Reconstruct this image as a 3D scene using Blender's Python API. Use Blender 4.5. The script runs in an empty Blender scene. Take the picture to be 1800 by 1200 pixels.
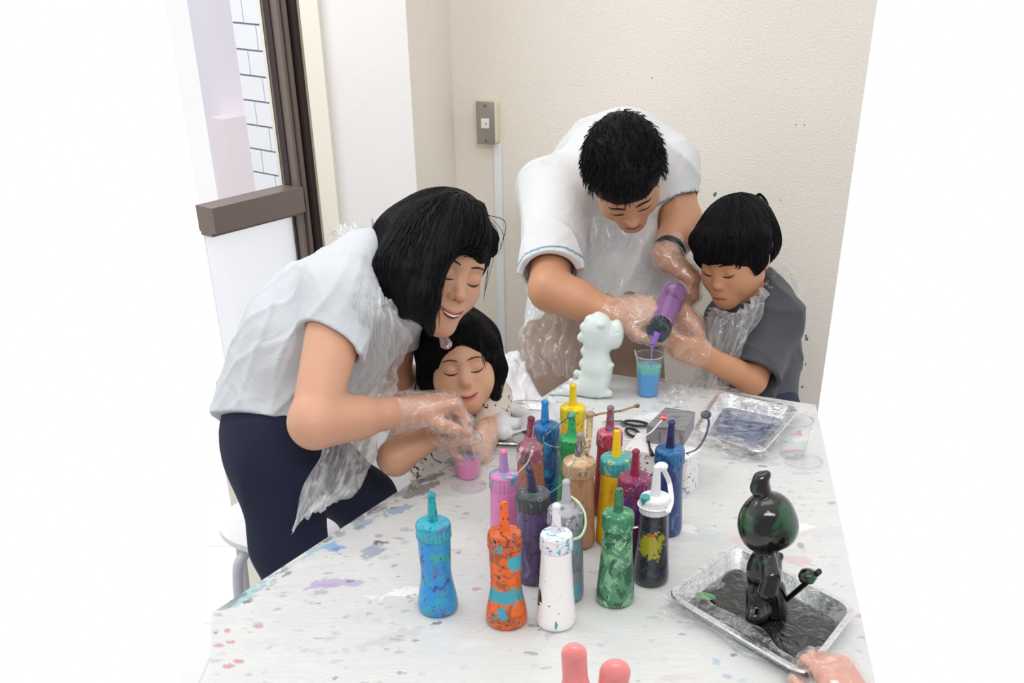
import bpy, math, random
import numpy as np
from mathutils import Vector, Matrix
random.seed(7); np.random.seed(7)
SC = bpy.context.scene
COL = SC.collection

# ---------------------------------------------------------------- camera, sky, lamps, exposure
TH = math.radians(35.25); FL = 2000.0; CX, CY = 960.0, 1200.0
CT, ST = math.cos(TH), math.sin(TH)
TZ = 0.72                      # table top height
CZ = TZ + 0.984                # camera height
cd = bpy.data.cameras.new('camera'); cam = bpy.data.objects.new('camera', cd); COL.objects.link(cam)
cd.sensor_width = 36.0; cd.lens = 36.0*FL/1800.0
cd.shift_x = (900-CX)/1800.0; cd.shift_y = (CY-600)/1800.0
cam.location = (0, 0, CZ); cam.rotation_euler = (math.pi/2-TH, 0, 0)
cd.clip_start = 0.05
SC.camera = cam

w = bpy.data.worlds.new('daylight'); SC.world = w; w.use_nodes = True
bg = w.node_tree.nodes['Background']; bg.inputs[1].default_value = 1.0
# bright street and ceiling side ahead and above, the dimmer depth of the room behind the photographer
_t = w.node_tree; _g = _t.nodes.new('ShaderNodeTexCoord'); _s = _t.nodes.new('ShaderNodeSeparateXYZ'); _t.links.new(_g.outputs['Generated'], _s.inputs[0])
_a = _t.nodes.new('ShaderNodeMath'); _a.operation = 'MULTIPLY_ADD'; _t.links.new(_s.outputs[2], _a.inputs[0]); _a.inputs[1].default_value = .55; _t.links.new(_s.outputs[1], _a.inputs[2])
_m = _t.nodes.new('ShaderNodeMapRange'); _t.links.new(_a.outputs[0], _m.inputs[0]); _m.inputs[1].default_value = -.62; _m.inputs[2].default_value = .05
_r = _t.nodes.new('ShaderNodeMix'); _r.data_type = 'RGBA'; _t.links.new(_m.outputs[0], _r.inputs[0]); _r.inputs[6].default_value = (.47, .47, .48, 1); _r.inputs[7].default_value = (1, 1, 1, 1); _t.links.new(_r.outputs[2], bg.inputs[0])
# looking down past the edge of the built floor is as bright as the street
def area(name, loc, target, size, sizey, power, col):
    l = bpy.data.lights.new(name, 'AREA'); l.shape = 'RECTANGLE'; l.size = size; l.size_y = sizey; l.energy = power; l.color = col
    o = bpy.data.objects.new(name, l); COL.objects.link(o); o.location = loc
    o.rotation_euler = (Vector(target)-Vector(loc)).to_track_quat('-Z', 'Y').to_euler(); return o
area('ceiling_and_fill_lamp', (0.1, 1.6, 2.75), (0.1, 2.1, 0.7), 1.6, 0.5, 6, (1.0, 0.985, 0.96))
area('ceiling_and_fill_lamp', (0.3, -0.3, 2.7), (0.3, 2.6, 1.2), 1.8, 0.35, 26, (1.0, 0.985, 0.965))  # added fill lamp behind the camera, brightens the walls and gives sharp highlights
area('facade_fill', (-1.2, 2.4, 2.6), (-.9, 4.4, 1.2), 1.2, .6, 22, (.97, .98, 1.0))  # added area lamp outside the window that lifts the dark facade
area('window_daylight', (-1.9, 1.6, 1.7), (0.2, 2.6, 0.9), 1.6, 1.6, 3, (0.93, 0.97, 1.0))
SC.view_settings.view_transform = 'Standard'; SC.view_settings.look = 'None'
SC.view_settings.gamma = 1.0; SC.view_settings.use_curve_mapping = False
SC.view_settings.exposure = 0.0

# ---------------------------------------------------------------- where things stand
def ray(px, py):
    a = (px-CX)/FL; b = (CY-py)/FL
    return np.array([a, CT+b*ST, -ST+b*CT])
def W(px, py, t):              # point at depth t
    return np.array([0, 0, CZ]) + ray(px, py)*t
def PH(px, py, h=0.0):         # point at height h over the table top
    r = ray(px, py); return np.array([0, 0, CZ]) + r*((TZ+h-CZ)/r[2])
def PZ(px, py, z):
    return PH(px, py, z-TZ)
def PY(px, py, y):             # point at world y
    r = ray(px, py); return np.array([0, 0, CZ]) + r*(y/r[1])
def toscr(p):
    x, y, z = p[0], p[1], p[2]-CZ
    t = y*CT - z*ST; b = (y*ST+z*CT)/t
    return CX+FL*x/t, CY-FL*b, t
AR = np.array([1.0, 0, 0]); AU = np.array([0, ST, CT]); AV = np.array([0, -CT, ST])   # right, up, towards viewer
def dirv(a, b, c):
    v = AR*a+AU*b+AV*c; return v/np.linalg.norm(v)
def nrm(v): v = np.asarray(v, float); return v/np.linalg.norm(v)

# ---------------------------------------------------------------- objects
def lin(c):
    if isinstance(c, str):
        c = [int(c[i:i+2], 16)/255 for i in (0, 2, 4)]
    return tuple((x/12.92 if x <= .04045 else ((x+.055)/1.055)**2.4) for x in c[:3])+(1.0,)
def mesh_obj(name, verts, faces, mat, parent=None, smooth=True, cols=None):
    me = bpy.data.meshes.new(name); verts = np.asarray(verts, dtype=np.float32)
    if isinstance(faces, np.ndarray):
        n = faces.shape[1]; me.vertices.add(len(verts)); me.vertices.foreach_set('co', verts.ravel())
        me.loops.add(faces.size); me.loops.foreach_set('vertex_index', faces.astype(np.int32).ravel())
        me.polygons.add(len(faces)); me.polygons.foreach_set('loop_start', np.arange(0, faces.size, n, dtype=np.int32))
        me.update(calc_edges=True)
    else:
        me.from_pydata(verts.tolist(), [], faces); me.update()
    if smooth: me.polygons.foreach_set('use_smooth', [True]*len(me.polygons))
    if cols is not None:
        at = me.color_attributes.new('Col', 'FLOAT_COLOR', 'POINT')
        c4 = np.ones((len(verts), 4), np.float32); c4[:, :3] = cols; at.data.foreach_set('color', c4.ravel())
    for m in (mat if isinstance(mat, (list, tuple)) else [mat]): me.materials.append(m)
    o = bpy.data.objects.new(name, me); COL.objects.link(o)
    if parent is not None:
        o.parent = parent; o.matrix_parent_inverse = parent.matrix_world.inverted() if parent.type != 'EMPTY' else Matrix.Translation(-Vector(parent.location))
    return o
def tag(o, label=None, cat=None, group=None, kind=None):
    if label: o['label'] = label
    if cat: o['category'] = cat
    if group: o['group'] = group
    if kind: o['kind'] = kind
    return o
def thing(name, label, cat, loc=(0, 0, 0), group=None):
    o = bpy.data.objects.new(name, None); COL.objects.link(o); o.location = Vector(loc)
    o.empty_display_size = .02
    return tag(o, label, cat, group)
class MB:
    def __init__(s): s.v = []; s.f = []
    def add(s, v, f):
        n = len(s.v); s.v += [tuple(p) for p in v]; s.f += [tuple(i+n for i in q) for q in f]; return s
    def box(s, c, d, R=None, bev=0.0):
        c = np.array(c, float); d = np.array(d, float)/2; R = np.eye(3) if R is None else np.array(R)
        if bev <= 0:
            P = [(x, y, z) for z in (-1, 1) for y in (-1, 1) for x in (-1, 1)]
            v = [c+R@(np.array(p)*d) for p in P]
            f = [(0, 2, 3, 1), (4, 5, 7, 6), (0, 1, 5, 4), (2, 6, 7, 3), (0, 4, 6, 2), (1, 3, 7, 5)]
            return s.add(v, f)
        import bmesh
        bm = bmesh.new(); bmesh.ops.create_cube(bm, size=1.0)
        for v in bm.verts: v.co = Vector((v.co.x*2*d[0], v.co.y*2*d[1], v.co.z*2*d[2]))
        bmesh.ops.bevel(bm, geom=list(bm.edges), offset=bev, segments=3, affect='EDGES', profile=.5)
        bm.verts.index_update()
        v = [c+R@np.array(q.co) for q in bm.verts]; f = [[q.index for q in p.verts] for p in bm.faces]; bm.free()
        return s.add(v, f)
    def lathe(s, prof, c=(0, 0, 0), R=None, n=40, closed=True, fn=None):
        R = np.eye(3) if R is None else np.array(R); c = np.array(c, float); v = []; f = []
        for i, (r, z) in enumerate(prof):
            for k in range(n):
                a = 2*math.pi*k/n; rr = r*(fn(a, z) if fn else 1)
                v.append(c+R@np.array([rr*math.cos(a), rr*math.sin(a), z]))
        for i in range(len(prof)-1):
            for k in range(n):
                a, b = i*n+k, i*n+(k+1) % n; f.append((a, b, b+n, a+n))
        if closed:
            f.append(tuple(reversed(range(n)))); f.append(tuple((len(prof)-1)*n+k for k in range(n)))
        return s.add(v, f)
    def tube(s, pts, r, n=8, sub=0, flat=1.0, up=None):
        pts = np.array(pts, float)
        if sub: pts = catmull(pts, sub)
        m = len(pts); rs = np.array(r, float) if np.ndim(r) else np.full(m, float(r))
        if len(rs) != m: rs = np.interp(np.linspace(0, 1, m), np.linspace(0, 1, len(rs)), rs)
        T = np.gradient(pts, axis=0); T /= np.linalg.norm(T, axis=1)[:, None]+1e-12
        u = np.array(up if up is not None else ([0, 0, 1] if abs(T[0][2]) < .9 else [1, 0, 0]), float)
        v = []; f = []
        for i in range(m):
            a = np.cross(T[i], u); a /= np.linalg.norm(a)+1e-9; b = np.cross(a, T[i])
            if up is None: u = b
            for k in range(n):
                q = 2*math.pi*k/n; v.append(pts[i]+rs[i]*(math.cos(q)*a+flat*math.sin(q)*b))
        for i in range(m-1):
            for k in range(n):
                p, q = i*n+k, i*n+(k+1) % n; f.append((p, q, q+n, p+n))
        f.append(tuple(reversed(range(n)))); f.append(tuple((m-1)*n+k for k in range(n)))
        return s.add(v, f)
    def prism(s, poly, z0, z1):
        n = len(poly); v = [(p[0], p[1], z0) for p in poly]+[(p[0], p[1], z1) for p in poly]
        f = [tuple(reversed(range(n))), tuple(range(n, 2*n))]+[(i, (i+1) % n, n+(i+1) % n, n+i) for i in range(n)]
        return s.add(v, f)
    def build(s, name, mat, parent=None, smooth=False):
        o = mesh_obj(name, s.v, s.f, mat, parent, smooth)
        if smooth:
            try: o.data.set_sharp_from_angle(angle=math.radians(50))
            except Exception: pass
        return o
def catmull(P, sub):
    P = np.array(P, float); n = len(P); Q = np.vstack([2*P[0]-P[1], P, 2*P[-1]-P[-2]]); out = []
    for i in range(n-1):
        p0, p1, p2, p3 = Q[i:i+4]
        for k in range(sub):
            t = k/sub; out.append(.5*((2*p1)+(-p0+p2)*t+(2*p0-5*p1+4*p2-p3)*t*t+(-p0+3*p1-3*p2+p3)*t**3))
    out.append(P[-1]); return np.array(out)

# ---------------------------------------------------------------- materials
class NT:
    def __init__(s, name):
        s.m = bpy.data.materials.new(name); s.m.use_nodes = True; s.t = s.m.node_tree; s.p = s.t.nodes['Principled BSDF']
        s.out = s.t.nodes['Material Output']; s.co = s.t.nodes.new('ShaderNodeTexCoord')
    def n(s, typ, ins=None, **kw):
        x = s.t.nodes.new(typ)
        for k, v in kw.items(): setattr(x, k, v)
        for k, v in (ins or {}).items():
            if isinstance(v, bpy.types.NodeSocket): s.t.links.new(v, x.inputs[k])
            else: x.inputs[k].default_value = v
        return x
    def link(s, a, b): s.t.links.new(a, b)
    def mapped(s, loc=(0, 0, 0), scale=(1, 1, 1), rot=(0, 0, 0)):
        return s.n('ShaderNodeMapping', {'Vector': s.co.outputs['Object'], 'Location': loc, 'Scale': scale, 'Rotation': rot}).outputs[0]
    def noise(s, vec, scale, detail=4, rough=.55, dist=0.0):
        return s.n('ShaderNodeTexNoise', {'Vector': vec, 'Scale': scale, 'Detail': detail, 'Roughness': rough, 'Distortion': dist}).outputs[0]
    def step(s, val, lo, hi):
        return s.n('ShaderNodeMapRange', {'Value': val, 'From Min': lo, 'From Max': hi}).outputs[0]
    def mix(s, fac, a, b):
        x = s.t.nodes.new('ShaderNodeMix'); x.data_type = 'RGBA'
        for sock, v in ((x.inputs[0], fac), (x.inputs[6], a), (x.inputs[7], b)):
            if isinstance(v, bpy.types.NodeSocket): s.t.links.new(v, sock)
            else: sock.default_value = v
        return x.outputs[2]
    def math(s, op, a, b=0.0):
        x = s.t.nodes.new('ShaderNodeMath'); x.operation = op
        for sock, v in ((x.inputs[0], a), (x.inputs[1], b)):
            if isinstance(v, bpy.types.NodeSocket): s.t.links.new(v, sock)
            else: sock.default_value = v
        return x.outputs[0]
    def bump(s, h, strength=.3, dist=.01):
        b = s.n('ShaderNodeBump', {'Height': h, 'Strength': strength, 'Distance': dist}); s.link(b.outputs[0], s.p.inputs['Normal']); return b.outputs[0]
def plain(name, col, rough=.5, metal=0, bump=None, coat=0, sss=0, spec=.5):
    N = NT(name); N.p.inputs['Base Color'].default_value = lin(col); N.p.inputs['Roughness'].default_value = rough
    N.p.inputs['Metallic'].default_value = metal; N.p.inputs['Coat Weight'].default_value = coat
    N.p.inputs['Specular IOR Level'].default_value = spec
    if bump: N.bump(N.noise(N.mapped(), bump[0], 4), bump[1], bump[2] if len(bump) > 2 else .01)
    return N.m
def paint(name, base, cols=(), seed=0, scale=28, rough=.32, th=.56, specks=None, coat=.2, stretch=(1, 1, .8), spots=()):
    """paint-smeared plastic: base colour with patches of the other colours"""
    N = NT(name); c = lin(base)
    for i, k in enumerate(cols):
        k, t = (k if isinstance(k, tuple) else (k, th))
        v = N.mapped((seed*3.1+i*7.7, i*2.3, seed*1.7), stretch)
        f = N.noise(v, scale*(1-.12*i), 7, .66, 1.5)
        c = N.mix(N.step(f, t, t+.012), c, lin(k))
    if specks:
        v = N.mapped((seed, 3, 1), (1, 1, 1)); f = N.noise(v, 170, 2, .5, .4)
        c = N.mix(N.step(f, specks[1], specks[1]+.015), c, lin(specks[0]))
    for q, rad, k in spots:      # one patch at a known place on the surface
        mp = N.n('ShaderNodeMapping', {'Vector': N.co.outputs['Object'], 'Location': tuple(float(x) for x in q), 'Scale': rad}, vector_type='TEXTURE').outputs[0]
        L = N.n('ShaderNodeVectorMath', {0: mp}, operation='LENGTH').outputs['Value']; nn = N.noise(N.mapped((seed, 1, 2)), 60, 6, .68, 1.2)
        c = N.mix(N.step(N.math('ADD', L, N.math('MULTIPLY', N.math('SUBTRACT', nn, .5), 3.0)), 1.0, .93), c, lin(k))
    if isinstance(c, tuple): N.p.inputs['Base Color'].default_value = c
    else: N.link(c, N.p.inputs['Base Color'])
    N.p.inputs['Roughness'].default_value = rough; N.p.inputs['Coat Weight'].default_value = coat
    N.bump(N.noise(N.mapped((seed, 0, 0)), scale*2.2, 5, .6, .5), .35, .004)
    return N.m
def film(name, tint=(1, 1, 1), haze=.08, gloss=.22, scale=35, strength=.9, dist=.02, wr=(1, 1, 1), rough=.16, hcol=(.96, .97, .98)):
    """thin clear crinkled plastic"""
    N = NT(name); t = N.t; t.nodes.remove(N.p)
    v = N.mapped((0, 0, 0), wr)
    h1 = N.noise(v, scale, 2, .5, .8)
    ridge = N.math('SUBTRACT', 1.0, N.math('MINIMUM', 1.0, N.math('ABSOLUTE', N.math('MULTIPLY', N.math('SUBTRACT', h1, .5), 17.0))))
    bm = N.n('ShaderNodeBump', {'Height': N.math('MULTIPLY', h1, 1.0), 'Strength': strength*.6, 'Distance': dist*.5}).outputs[0]
    tr = N.n('ShaderNodeBsdfTransparent', {'Color': tint+(1,)}).outputs[0]
    gl = N.n('ShaderNodeBsdfGlossy', {'Color': (1, 1, 1, 1), 'Roughness': rough, 'Normal': bm}).outputs[0]
    df = N.n('ShaderNodeBsdfDiffuse', {'Color': hcol+(1,)}).outputs[0]
    tl = N.n('ShaderNodeBsdfTranslucent', {'Color': hcol+(1,)}).outputs[0]
    dm = N.n('ShaderNodeMixShader', {0: .5, 1: df, 2: tl}).outputs[0]
    fr = N.n('ShaderNodeLayerWeight', {'Blend': .35, 'Normal': bm}).outputs['Facing']
    patch = N.step(N.noise(v, scale*.35, 2), .52, .68)
    hz = N.math('ADD', N.math('ADD', N.math('MULTIPLY', ridge, .26), haze), N.math('MULTIPLY', patch, .12))
    a = N.n('ShaderNodeMixShader', {0: hz, 1: tr, 2: dm}).outputs[0]
    gf = N.math('MULTIPLY', N.math('ADD', N.math('MULTIPLY', fr, fr), .18), gloss)
    b = N.n('ShaderNodeMixShader', {0: gf, 1: a, 2: gl}).outputs[0]
    N.link(b, N.out.inputs[0]); return N.m
def clear(name, tint=(.97, .98, .98), haze=.05, gloss=.5):
    N = NT(name); t = N.t; t.nodes.remove(N.p)
    tr = N.n('ShaderNodeBsdfTransparent', {'Color': tint+(1,)}).outputs[0]
    gl = N.n('ShaderNodeBsdfGlossy', {'Roughness': .05}).outputs[0]
    df = N.n('ShaderNodeBsdfDiffuse', {'Color': (.9, .92, .92, 1)}).outputs[0]
    a = N.n('ShaderNodeMixShader', {0: haze, 1: tr, 2: df}).outputs[0]
    fr = N.n('ShaderNodeLayerWeight', {'Blend': .4}).outputs['Facing']
    b = N.n('ShaderNodeMixShader', {0: N.math('MULTIPLY', N.math('POWER', fr, 2.0), gloss), 1: a, 2: gl}).outputs[0]
    N.link(b, N.out.inputs[0]); return N.m

# ---------------------------------------------------------------- smooth solids from distance fields
class Ops(list):
    def cap(s, a, b, ra, rb=None, k=.01, mode='u', col=None):
        a = np.array(a, float); b = np.array(b, float); rb = ra if rb is None else rb; d = b-a; L = d@d+1e-12
        def f(P):
            h = np.clip(((P-a)@d)/L, 0, 1); return np.linalg.norm(P-a-h[:, None]*d, axis=1)-(ra+(rb-ra)*h)
        s.append((f, mode, k, col)); return s
    def chain(s, pts, rs, k=.01, mode='u', col=None):
        for i in range(len(pts)-1): s.cap(pts[i], pts[i+1], rs[i], rs[i+1], k, mode, col)
        return s
    def ell(s, c, r, R=None, k=.01, mode='u', col=None):
        c = np.array(c, float); r = np.array(r, float)*np.ones(3); R = np.eye(3) if R is None else np.array(R)   # R columns are axes
        def f(P):
            q = (P-c)@R; k0 = np.linalg.norm(q/r, axis=1)+1e-9; k1 = np.linalg.norm(q/(r*r), axis=1)+1e-9; return k0*(k0-1)/k1
        s.append((f, mode, k, col)); return s
    def ecap(s, a, b, ra, rb, side, flat, k=.02, mode='u', col=None):
        """tapered limb with elliptical section: 'flat' scales the thickness along axis perpendicular to side"""
        a = np.array(a, float); b = np.array(b, float); d = b-a; L = np.linalg.norm(d); t = d/L
        sd = np.array(side, float); sd = nrm(sd-(sd@t)*t); nn = np.cross(t, sd)
        def f(P):
            q = P-a; z = q@t; h = np.clip(z/L, 0, 1); x = q@sd; y = (q@nn)/flat; z = z-h*L
            return (np.sqrt(x*x+y*y+z*z)-(ra+(rb-ra)*h))*min(1, (flat+1)/2)
        s.append((f, mode, k, col)); return s
    def sleeve(s, a, b, ra, rb, ax=None, k=.03, col=None):   # limb of cloth cut off square at b
        a = np.array(a, float); b = np.array(b, float); ax = nrm(b-a) if ax is None else nrm(ax); b2 = b+nrm(b-a)*.08; d = b2-a; L = d@d; rr = ra+(rb-ra)*np.linalg.norm(b2-a)/np.linalg.norm(b-a)
        def f(P):
            h = np.clip(((P-a)@d)/L, 0, 1); return np.maximum(np.linalg.norm(P-a-h[:, None]*d, axis=1)-(ra+(rr-ra)*h), (P-b)@ax)
        s.append((f, 'u', k, col)); return s
    def box(s, c, d, R=None, r=.002, k=.003, mode='u', col=None):
        c = np.array(c, float); d = np.array(d, float)/2-r; R = np.eye(3) if R is None else np.array(R)
        def f(P):
            q = np.abs((P-c)@R)-d; return np.linalg.norm(np.maximum(q, 0), axis=1)+np.minimum(q.max(axis=1), 0)-r
        s.append((f, mode, k, col)); return s
    def plane(s, c, n, k=.004):    # cut away the side the normal points to
        c = np.array(c, float); n = nrm(n)
        s.append((lambda P: -((P-c)@n), 's', k, None)); return s
    def planecut(s, c, n, near, R, k=.003):   # cut, only within R of near
        c = np.array(c, float); n = nrm(n); near = np.array(near, float)
        s.append((lambda P: np.maximum(-((P-c)@n), np.linalg.norm(P-near, axis=1)-R), 's', k, None)); return s
    def disp(s, g, amp=.0):
        s.append((g, 'd', amp, None)); return s
def smin(a, b, k):
    h = np.maximum(k-np.abs(a-b), 0)/k; return np.minimum(a, b)-h*h*k*.25
def smax(a, b, k):
    h = np.maximum(k-np.abs(a-b), 0)/k; return np.maximum(a, b)+h*h*k*.25
def sdf_eval(ops, P):
    d = np.full(len(P), 1.0)
    for f, m, k, c in ops:
        if m == 'u': d = smin(d, f(P), k)
        elif m == 's': d = smax(d, -f(P), k)
        elif m == 'd': d = d+f(P)
    return d
def sdf_mesh(ops, h, lo=None, hi=None):
    B = 8
    if lo is None:
        raise ValueError
    lo = np.array(lo, float); hi = np.array(hi, float)
    nb = np.ceil((hi-lo)/(B*h)).astype(int)+1; shape = nb*B
    ix = np.stack(np.meshgrid(*[np.arange(q) for q in nb], indexing='ij'), -1).reshape(-1, 3)
    C = lo+(ix+.5)*B*h; rad = B*h*.87
    d = np.full(len(C), 1.0); masks = []
    for f, m, k, c in ops:
        v = f(C)
        if m == 'u': d = smin(d, v, k); masks.append(v < rad*1.5+k+.004)
        elif m == 's': d = smax(d, -v, k); masks.append(v < rad*1.5+k+.004)
        else: masks.append(np.ones(len(C), bool))
    act = np.abs(d) < rad*1.7+.012
    V = np.where(d < 0, -1., 1.)*np.maximum(np.abs(d), 1e-3)
    vals = np.repeat(np.repeat(np.repeat(V.reshape(nb).astype(np.float32), B, 0), B, 1), B, 2)
    loc = np.stack(np.meshgrid(*[np.arange(B)]*3, indexing='ij'), -1).reshape(-1, 3)
    ai = np.where(act)[0]
    v6 = vals.reshape(nb[0], B, nb[1], B, nb[2], B)
    for s0 in range(0, len(ai), 1500):
        ch = ai[s0:s0+1500]
        P = (lo+(ix[ch][:, None, :]*B+loc[None])*h).reshape(-1, 3); n = len(ch)
        dd = np.full((n, B**3), 1.0); P3 = P.reshape(n, B**3, 3)
        for (f, m, k, c), mk in zip(ops, masks):
            a = mk[ch]
            if not a.any(): continue
            if m != 'd' :
                v = f(P3[a].reshape(-1, 3)).reshape(-1, B**3)
                dd[a] = smin(dd[a], v, k) if m == 'u' else smax(dd[a], -v, k)
            else:
                near = (np.abs(dd) < .03)
                if near.any(): dd[near] += f(P3[near])
        q = ix[ch]
        v6[q[:, 0], :, q[:, 1], :, q[:, 2], :] = dd.reshape(n, B, B, B)
    ins = vals < 0
    nx, ny, nz = vals.shape
    cs = [(a, b, c) for a in (0, 1) for b in (0, 1) for c in (0, 1)]
    sub = lambda A, a, b, c: A[a:nx-1+a, b:ny-1+b, c:nz-1+c]
    cnt = np.zeros((nx-1, ny-1, nz-1), np.int8)
    for q in cs: cnt += sub(ins, *q)
    cells = np.argwhere((cnt > 0) & (cnt < 8))
    idx = -np.ones((nx-1, ny-1, nz-1), np.int32); idx[tuple(cells.T)] = np.arange(len(cells))
    cv = {q: vals[cells[:, 0]+q[0], cells[:, 1]+q[1], cells[:, 2]+q[2]] for q in cs}
    acc = np.zeros((len(cells), 3)); num = np.zeros(len(cells))
    for q in cs:
        for ax in range(3):
            if q[ax] == 0:
                r = list(q); r[ax] = 1; r = tuple(r); a, b = cv[q], cv[r]; x = (a < 0) != (b < 0)
                t = np.where(x, a/np.where(x, a-b, 1), 0)
                p = np.array(q, float)[None].repeat(len(cells), 0); p[:, ax] = t
                acc[x] += p[x]; num[x] += 1
    verts = lo+(cells+acc/num[:, None])*h
    faces = []
    for ax in range(3):
        u, v = (ax+1) % 3, (ax+2) % 3
        sl0 = [slice(1, None)]*3; sl1 = [slice(1, None)]*3
        A = ins; e = [nx, ny, nz]
        s0 = tuple(slice(0, e[i]-1) if i == ax else slice(1, e[i]-1) for i in range(3))
        s1 = tuple(slice(1, e[i]) if i == ax else slice(1, e[i]-1) for i in range(3))
        a, b = A[s0], A[s1]
        for flag in (True, False):
            E = np.argwhere((a != b) & (a == flag))
            if not len(E): continue
            base = E.copy(); base[:, u] += 1; base[:, v] += 1
            def ci(du, dv):
                q = base.copy(); q[:, u] += du; q[:, v] += dv; return idx[q[:, 0], q[:, 1], q[:, 2]]
            Q = np.stack([ci(-1, -1), ci(0, -1), ci(0, 0), ci(-1, 0)], 1)
            if not flag: Q = Q[:, ::-1]
            faces.append(Q)
    F = np.vstack(faces); F = F[(F >= 0).all(1)]
    return verts, F
def sdf_obj(name, ops, h, lo, hi, mat, parent=None, base=None, cfn=None):
    v, f = sdf_mesh(ops, h, lo, hi)
    cols = None
    if base is not None:
        cols = np.tile(np.array(lin(base)[:3]), (len(v), 1))
        for fn, m, k, c in ops:
            if c is not None:
                d = fn(v); wt = np.clip(1-d/c[1], 0, 1)[:, None] if m != 's' else np.clip(1-np.abs(d)/c[1], 0, 1)[:, None]
                cols = cols*(1-wt)+np.array(lin(c[0])[:3])*wt
        if cfn is not None: cols = cfn(v, cols)
    return mesh_obj(name, v, f, mat, parent, True, cols)
def bounds(pts, pad):
    p = np.array(pts); return p.min(0)-pad, p.max(0)+pad
def creases(seed, freq=26, amp=.004, d0=None):
    r = np.random.RandomState(seed); D = r.normal(size=(6, 3)); D /= np.linalg.norm(D, axis=1)[:, None]; ph = r.uniform(0, 6, 6)
    def g(P):
        w1 = np.sin(P@D[0]*7+ph[0])+.6*np.sin(P@D[1]*13+ph[1]); t = 0
        for i in (2, 3, 4):
            s = np.abs(np.sin(P@D[i]*freq*(.6+.3*i/2)+w1*1.6+ph[i])); m = np.clip(np.sin(P@D[(i+1) % 6]*9+w1+ph[5]), 0, 1)
            t = t+(1-s)**3*m
        return amp*(.35-t)
    return g
def folds(seed, freq=(18, 9, 14), amp=.004, warp=.6):
    r = np.random.RandomState(seed); D = r.normal(size=(5, 3)); D /= np.linalg.norm(D, axis=1)[:, None]; ph = r.uniform(0, 6, 5)
    F = r.uniform(.7, 1.5, 5)*freq[0]
    def g(P):
        wv = np.sin(P@D[0]*freq[1]+ph[0])*warp*2+np.sin(P@D[1]*freq[2]+ph[1])*warp
        s = np.sin(P@D[2]*F[2]+wv*2+ph[2])*.5+np.sin(P@D[3]*F[3]-wv*2.3+ph[3])*.35+np.sin(P@D[4]*F[4]*2+wv*3)*.15
        return amp*(np.abs(s)-.35)
    return g
# ================================================================ THE ROOM
def struct(o): o['kind'] = 'structure'; return o
def wall_mat(name, col, sc=220, st=.35):
    N = NT(name); v = N.mapped()
    n1 = N.noise(v, sc, 3); n2 = N.noise(v, 3, 2)
    c = N.mix(N.step(n2, .3, .7), lin(col), tuple(min(1, q*1.04) for q in lin(col)[:3])+(1,))
    N.link(c, N.p.inputs['Base Color']); N.p.inputs['Roughness'].default_value = .8
    N.bump(n1, st, .004); return N.m
MW = wall_mat('embossed_wallpaper', 'EFE8DE', 230, .6)
MP = wall_mat('pillar_wallpaper', 'E4E1DF', 260, .2)
MR = plain('cream_reveal', 'EAE5D6', .6)
MFR = plain('bronze_window_frame', '7B6D66', .38, .3)
MFD = plain('dark_window_channel', '3A2D2C', .4, .2)
az = math.radians(10.5); WR = np.array([math.cos(az), -math.sin(az), 0]); WN = np.array([-math.sin(az), -math.cos(az), 0])   # back wall: along, towards room
K = np.array([-.25, 3.40, 0]); E0 = K+.39*WN; E1 = E0-.235*WR
ZT = 2.6
def wallquad(a, b, thick_dir, th, z0=0.0, z1=ZT):
    a, b = np.array(a), np.array(b); t = np.array(thick_dir)*th
    return [tuple(q[:2]) for q in (a, b, b+t, a+t)], z0, z1
def wall(name, a, b, td, th, m, z0=0.0, z1=ZT):
    mb = MB(); poly, z0, z1 = wallquad(a, b, td, th, z0, z1)
    ar = sum(poly[i][0]*poly[(i+1) % 4][1]-poly[(i+1) % 4][0]*poly[i][1] for i in range(4))
    if ar < 0: poly = poly[::-1]
    mb.prism(poly, z0, z1); return struct(mb.build(name, m))
RE = 1.07     # right end of the built wall along WR
o = wall('wall_back', K, K+WR*RE, -WN, .1, MW)
# small marks of paint on the wallpaper by the boy
o = wall('wall_pillar', E1, E0, -WN, .49, MP)
for p in list(o.data.polygons):
    pass
# pillar side face has the cream paper
o.data.materials.append(MW)
for p in o.data.polygons:
    if p.normal.dot(Vector(WR)) > .9: p.material_index = 1
# window wall
wd = np.array([math.sin(math.radians(36.9)), math.cos(math.radians(36.9)), 0]); wn = np.array([wd[1], -wd[0], 0])   # along (away), into the room
J = E1-.012*WR-.03*WN
def s_for(px, d, z):
    lo_, hi_ = -1.5, 1.5
    for _ in range(40):
        md = (lo_+hi_)/2; q = J2_-wd*md-wn*d
        if toscr((q[0], q[1], z))[0] > px: lo_ = md
        else: hi_ = md
    return md
J2_ = J-wd*.045
S_END = s_for(374, 0, 1.05)
zb, zr0, zr1 = .40, 1.020, 1.078
J2 = J-wd*.045
wall('wall_left', J-wn*.02, J2-wn*.005, wn, -.12, MR)                     # cream reveal strip
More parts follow.
